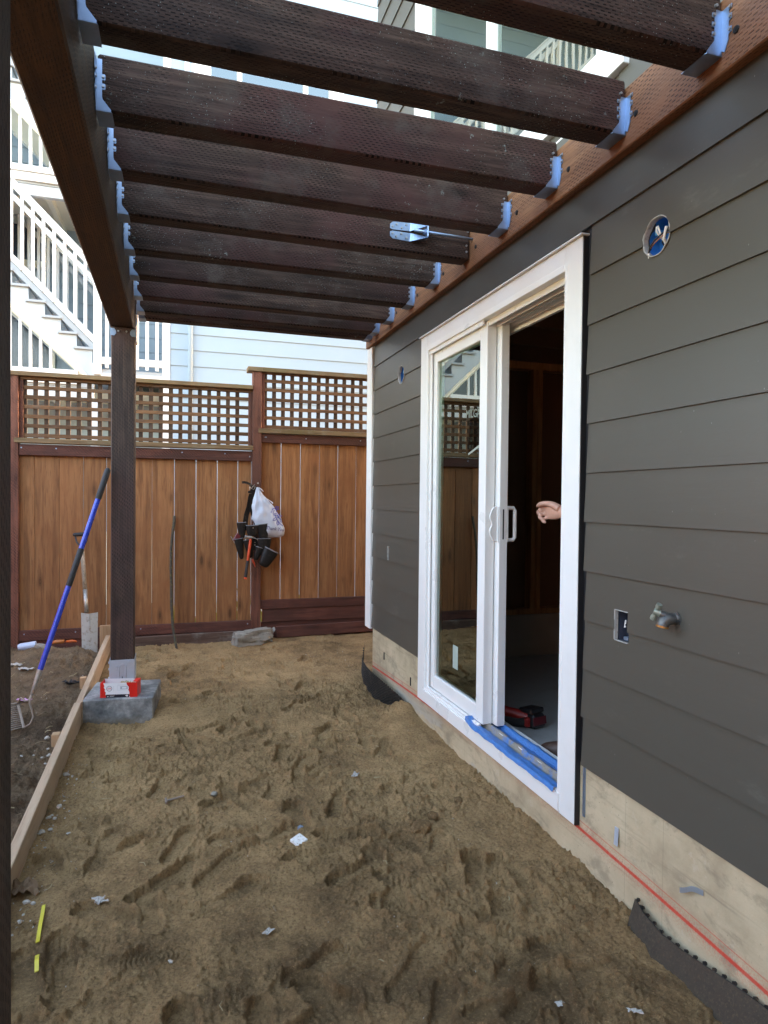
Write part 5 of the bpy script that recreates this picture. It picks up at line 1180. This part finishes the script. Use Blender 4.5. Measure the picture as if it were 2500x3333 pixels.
for y,cx,cz,hz,ht in ((2.628,1.731,1.302,.026,.020),(2.66,1.726,1.302,.031,.021),(2.695,1.720,1.303,.039,.020),(2.73,1.714,1.304,.041,.017),(2.752,1.711,1.305,.036,.013)):
    rr_.append([(cx+ht*math.cos(k_*math.pi/9)-.35*(hz*math.sin(k_*math.pi/9))*0,y,cz+hz*math.sin(k_*math.pi/9)) for k_ in range(18)])
hb.rings(rr_)
for nm,kn,js,r in fing: capsule([(kn[0]+.004,kn[1]-.03,kn[2]-.002),kn,*js],[r*1.25,r*1.22,r*1.1,r,r*.86])
capsule([(1.716,2.655,1.316),(1.704,2.690,1.334),(1.686,2.722,1.342),(1.670,2.752,1.338),(1.668,2.770,1.328)],[.018,.0165,.0125,.0110,.0085])
bo=hb.obj('body',M['skin'],recalc=True); md=bo.modifiers.new('r','REMESH'); md.mode='VOXEL'; md.voxel_size=.0028; md.use_smooth_shade=True
md=bo.modifiers.new('s','SMOOTH'); md.factor=.5; md.iterations=2
dg=bpy.context.evaluated_depsgraph_get(); dg.update(); m2=bpy.data.meshes.new_from_object(bo.evaluated_get(dg)); bpy.data.objects.remove(bo); m2.materials.clear(); m2.materials.append(M['skin']); m2.polygons.foreach_set('use_smooth',[True]*len(m2.polygons))
place('body',m2,person)
Nd={n_[0]:n_ for n_ in N}
def sub_skin(name,names,k,mat,over=None,root=0):
    nodes=[]
    for nm,par in names:
        _,_,co,r=Nd[nm]; r=tuple(x*k+.004 for x in r) if isinstance(r,tuple) else r*k+.004
        nodes.append((nm,par,co,r))
    V,E,Rr=chain(nodes); return skin(name,V,E,Rr,mat,person,root)
sub_skin('shirt',[('pelvis',None),('waist','pelvis'),('chest','waist'),('neck0','chest'),('shl','chest'),('ell','shl'),('fal','ell'),('shr','chest'),('elr','shr'),('wrr','elr')],1.06,M['shirt'])
sub_skin('trousers',[('waist',None),('pelvis','waist'),('hpl','pelvis'),('knl','hpl'),('anl','knl'),('hpr','pelvis'),('knr','hpr'),('anr','knr')],1.10,M['trouser'])
V,E,Rr=chain([('a',None,(1.944,2.265,1.86),(.066,.076)),('b','a',(1.944,2.235,1.80),(.070,.070)),('c','b',(1.944,2.225,1.74),.05)]); skin('hair',V,E,Rr,M['hair'],person)
f=MB(); f.tube([(1.945,2.372,1.815),(1.945,2.398,1.775),(1.945,2.380,1.762)],[.010,.016,.008],8).obj('nose',M['skin'],person,smooth=True)
for s_ in (-1,1): MB().tube([(1.945+s_*.032,2.362,1.815),(1.945+s_*.032,2.372,1.815)],[.012,.006],8).obj('eye',M['litter'],person,smooth=True); MB().tube([(1.945+s_*.074,2.285,1.83),(1.945+s_*.084,2.28,1.80),(1.945+s_*.076,2.285,1.77)],[.010,.013,.008],8).obj('ear',M['skin'],person,smooth=True)
MB().tube([(1.920,2.368,1.738),(1.945,2.374,1.736),(1.970,2.368,1.738)],[.004,.006,.004],6).obj('mouth',simple('lips',(.40,.16,.13),.5),person,smooth=True)
for (hx,hy,tx,ty) in ((1.775,2.40,1.660,2.700),(2.085,2.07,2.02,2.36)):
    h=Vector((hx,hy,0)); t=Vector((tx,ty,0)); d=(t-h).normalized(); sdv=Vector((-d.y,d.x,0)); L=.30; rings=[]; sole=[]
    for u,wd_,zt in ((-.06,.030,.085),(0,.036,.115),(.10,.037,.12),(.16,.036,.105),(.21,.043,.080),(.26,.043,.062),(.295,.030,.048),(.312,.012,.035)):
        c=h+d*(u); rings.append([c+sdv*wd_*math.cos(a)+Vector((0,0,FZ+.016+(zt-.016)*max(0,math.sin(a)))) if math.sin(a)>=0 else c+sdv*wd_*math.cos(a)+Vector((0,0,FZ+.016)) for a in [2*math.pi*k/18 for k in range(18)]])
        sole.append((c+sdv*(wd_+.004),c-sdv*(wd_+.004)))
    bt=smooth_angle(MB().rings(rings).tube([h+d*.02+Vector((0,0,FZ+.09)),h+d*.015+Vector((0,0,FZ+.19))],[.046,.050],16).obj('boot',M['boot'],person),60)
    pl=[(a.x,a.y) for a,b in sole]+[(b.x,b.y) for a,b in sole[::-1]]; MB().prism(pl,'xy',FZ+.001,FZ+.018).obj('sole',M['rubber'],bt)
# ------------------------------------------------------------------ small things lying about
def chip(name,x,y,z,sx,sy,sz,mat,seed,rot=None):
    rr=random.Random(seed); bm=bmesh.new(); bmesh.ops.create_icosphere(bm,subdivisions=2,radius=1)
    for v in bm.verts:
        k=1+.35*mnoise.noise(v.co*1.7+Vector((seed,0,0))); v.co=Vector((v.co.x*sx*k,v.co.y*sy*k,v.co.z*sz*k))
    me=bpy.data.meshes.new(name); bm.to_mesh(me); bm.free(); me.materials.append(mat)
    return place(name,me,m=T(x,y,z)@RZ(rr.uniform(0,6.28))@RX(rr.uniform(-.3,.3)))
def gz(x,y): return sand_h(x,y) if x>-.54 else soil_h(x,y)
k=0; rr=random.Random(21)
chips=[(-.499,3.457,.022),(-.465,3.412,.014),(-.485,3.44,.012),(-.44,3.38,.010),(-.471,3.09,.020),(-.497,2.998,.017),(-.49,3.03,.012),(-.47,2.97,.014),(-.503,2.882,.022),(-.475,2.90,.014),(-.403,2.852,.014),(-.461,2.381,.016),(-.44,2.374,.012),(-.462,2.284,.014),(-.48,2.62,.012),(-.46,3.15,.010),(-.50,2.70,.010)]
for x,y,r in chips: r*=.72; tag(chip('stone_chip',x,y,gz(x,y)+r*.3,r,r*.75,r*.6,M['chip'],k),'pale stone chip on the sand along the foot of the form board','stone','stone chips on the sand side of the form board'); k+=1
for x,y,r in ((-.607,3.93,.016),(-.647,3.857,.022),(-.60,3.62,.020),(-.625,3.60,.016),(-.61,3.66,.013),(-.64,3.50,.012),(-.71,3.55,.012),(-.60,3.52,.014),(-.66,3.58,.010)): r*=.72; tag(chip('stone_chip',x,y,gz(x,y)+r*.35,r,r*.7,r*.6,M['chip'],k),'white stone chip in the dark soil behind the form board','stone','stone chips in the soil behind the form board'); k+=1
def crumple(name,x,y,s,mat,seed,label,cat,h=.5,asp=1.0):
    P=[]; n=9
    for i in range(n):
        row=[]
        for j in range(n):
            u,v=i/(n-1)-.5,j/(n-1)-.5; e=1+.5*mnoise.noise(Vector((u*3+seed,v*3,1)))
            row.append((u*s*e,v*s*asp*e,s*h*(.35+.6*mnoise.noise(Vector((u*4,v*4,seed))) )+.002))
        P.append(row)
    o=MB().grid(P).obj(name,mat,m=T(x,y,gz(x,y)+.004)@RZ(seed*1.3),recalc=False); return tag(o,label,cat)
crumple('paper_scrap',.279,1.994,.030,M['litter'],3,'small white paper scrap lying flat in the middle of the sand','litter',.25,.6)
crumple('plastic_wrap',-.232,2.312,.036,M['litter'],5,'crumpled clear plastic scrap on the sand near the large footprint','litter',.6)
crumple('paper_scrap',.83,2.998,.050,M['litter'],8,'torn grey white paper flake on the sand nearest the door','litter',.35,.5)
crumple('plastic_wrap',-1.055,5.097,.085,M['litter'],12,'large clump of white plastic wrap in the soil far left','litter',.4,.5)
crumple('plastic_wrap',-.97,4.997,.085,M['litter'],14,'pale plastic wrap in the soil beside the cultivator handle','litter',.35,.5)
crumple('leaf_litter',-.481,2.451,.075,M['leafdead'],17,'dead brown leaf with white grit at the near end of the form board','leaf',.6)
crumple('paper_scrap',1.148,1.394,.034,M['litter'],19,'white paint flake on the sand in the near right corner','litter',.3,.4)
crumple('paper_scrap',.992,1.497,.024,M['litter'],23,'tiny pale flake on the sand left of the near drainage mat','litter',.3)
crumple('pink_paper',-.86,4.40,.085,M['pink'],2,'pink paper scrap on the soil above the cultivator head','litter',.25,.35)
tag(MB().box(-.026,.026,-.024,.024,0,.012,.002).obj('tile_fragment',M['tile'],m=T(.465,2.494,gz(.465,2.494)+.002)@RZ(R(35))@RX(R(12))@RY(R(-6))),'dirty square white tile fragment half pressed into the sand','tile')
tag(MB().add([(-.004,-.03,0),(.006,-.03,.002),(.012,.03,.012),(-.012,.03,.010),(0,.02,.022)],[(0,1,2,3),(0,4,3),(1,2,4),(0,1,4),(2,3,4)]).obj('metal_shard',M['galv'],m=T(.487,2.600,gz(.487,2.6)+.004)@RZ(R(-20))),'thin folded silver metal shard behind the tile fragment','metal scrap')
tag(chip('pebble',-.008,1.948,gz(-.008,1.948)+.006,.013,.011,.009,M['chip'],60),'single grey pebble on the sand at the lower left','pebble')
tag(chip('pebble',.176,3.005,gz(.176,3.005)+.006,.016,.014,.011,M['rubble'],61),'rounded grey pebble on the sand left of the middle footprints','pebble')
m=MB().tube([(0,0,.006),(.075,.012,.010)],.0045,7); m.box(-.006,.003,-.022,.022,0,.012,.002); tag(m.obj('old_bolt',M['rustywire'],m=T(-.03,2.99,gz(-.03,2.99))@RZ(R(4))),'rusty T shaped bolt half sunk in the sand','bolt')
def tie_(pts,wd,label):
    rr=[]; 
    for x,y in pts: rr.append([(x-wd,y,gz(x,y)+.006),(x+wd,y,gz(x,y)+.009),(x+wd,y,gz(x,y)+.012),(x-wd,y,gz(x,y)+.009)])
    tag(MB().rings(rr).obj('yellow_strip',M['yellow']),label,'plastic strip')
tie_([(-.4015,2.335),(-.397,2.28),(-.392,2.22),(-.387,2.165),(-.382,2.125)],.0055,'long yellow plastic strip lying on the sand by the near post')
tie_([(-.371,2.060),(-.367,2.03),(-.361,1.996)],.0055,'short yellow plastic strip end poking out of the sand')
# dark sprig, cup and orange plastic in the soil
m=MB()
for a in range(5): m.tube([(0,0,.01),(.03*math.cos(a*1.3),.02*math.sin(a*1.3),.03),(.05*math.cos(a*1.3+.3),.03*math.sin(a*1.3),.022)],[.006,.008,.002],5)
m.tube([(0,0,.01),(.09,.02,.02),(.13,.03,.02)],[.006,.008,.004],5); tag(m.obj('dark_sprig',M['rubber'],m=T(-.66,4.72,gz(-.66,4.72))),'black withered sprig on the soil close to the form board','twig')
cup=MB().tube([(-1.20,5.90,.125),(-1.185,5.90,.128),(-1.10,5.90,.135),(-1.07,5.90,.138)],[.024,.030,.034,.034],14); smooth_angle(tag(cup.obj('plastic_bottle',simple('hazy blue white plastic',(.52,.60,.74),.25,bump=.6,bscale=30)),'crushed pale blue plastic bottle at the foot of the fence far left','bottle'),40)
tag(MB().tube([(-.955,5.90,.150),(-.92,5.89,.158),(-.86,5.88,.160)],[.012,.018,.016],8).obj('orange_stub',M['orangeplastic'],smooth=True),'pale orange plastic tube end half buried by the fence','litter')
tag(MB().tube([(-.845,5.88,.158),(-.80,5.87,.162),(-.765,5.86,.158)],[.010,.013,.008],8).obj('orange_tube',simple('dark orange plastic',(.55,.11,.02),.4),smooth=True),'darker orange plastic piece beside the spade blade','litter')
tag(chip('mud_lump',-1.01,5.78,gz(-1.01,5.78)+.03,.07,.05,.045,M['rubble'],70),'grey lump of dried mud beside the plastic bottle','lump')
tag(chip('mud_lump',1.03,2.50,gz(1.03,2.5)+.012,.028,.022,.02,M['sand'],71),'small clod of sand below the door sill','clod')
tag(chip('mud_lump',.945,2.42,gz(.945,2.42)+.014,.050,.034,.022,M['sand'],72),'larger flat clod of sand below the door sill','clod')
tag(chip('mud_lump',1.20,2.62,gz(1.2,2.62)+.012,.022,.02,.018,M['sand'],73),'round clod of sand against the foundation','clod')
# straws, twigs and grit too small and many to count
m=MB(); rr=random.Random(9)
for q_ in range(150):
    soil=q_<105; x=rr.uniform(-1.3,-.57) if soil else rr.uniform(-.45,1.2); y=rr.uniform(2.7,5.7) if soil else rr.uniform(1.4,4.5)
    a=rr.uniform(0,6.28); L=rr.uniform(.02,.075)*(1 if soil else .55); z=gz(x,y)+.006
    m.tube([(x,y,z),(x+L*.5*math.cos(a),y+L*.5*math.sin(a),z+rr.uniform(.002,.02)*(1 if soil else .4)),(x+L*math.cos(a+.4),y+L*math.sin(a+.4),z+rr.uniform(-.004,.015)*(1 if soil else .3))],rr.uniform(.0008,.0017),4,mi=rr.randint(0,1))
m.obj('straw_and_twigs',[M['straw'],M['twig']],kind='stuff')
m=MB()
for q_ in range(420):
    if q_<170: x=rr.gauss(-.47,.05); y=rr.uniform(2.2,3.6)
    elif q_<270: x=rr.uniform(-1.2,-.57); y=rr.uniform(2.8,5.0)
    elif q_<300: x=rr.uniform(1.05,1.4); y=rr.uniform(4.9,5.6)
    else: x=rr.uniform(-.45,1.35); y=rr.uniform(1.3,5.2)
    if x<-.515 and x>-.565: continue
    s=rr.uniform(.0018,.0055)*(1 if q_<300 else .6); z=gz(x,y)+s*.4; e=[Vector((rr.uniform(-1,1),rr.uniform(-1,1),rr.uniform(-1,1))).normalized()*s*rr.uniform(.6,1.2) for _ in range(4)]
    m.add([Vector((x,y,z))+v for v in (e[0],-e[0]+e[1]*.4,e[2],-e[2]+e[3]*.3,e[1]+Vector((0,0,s*.5)),e[3])],[(0,2,4),(0,2,5),(2,1,4),(2,1,5),(1,3,4),(1,3,5),(3,0,4),(3,0,5)])
m.obj('white_grit',M['chip'],kind='stuff')
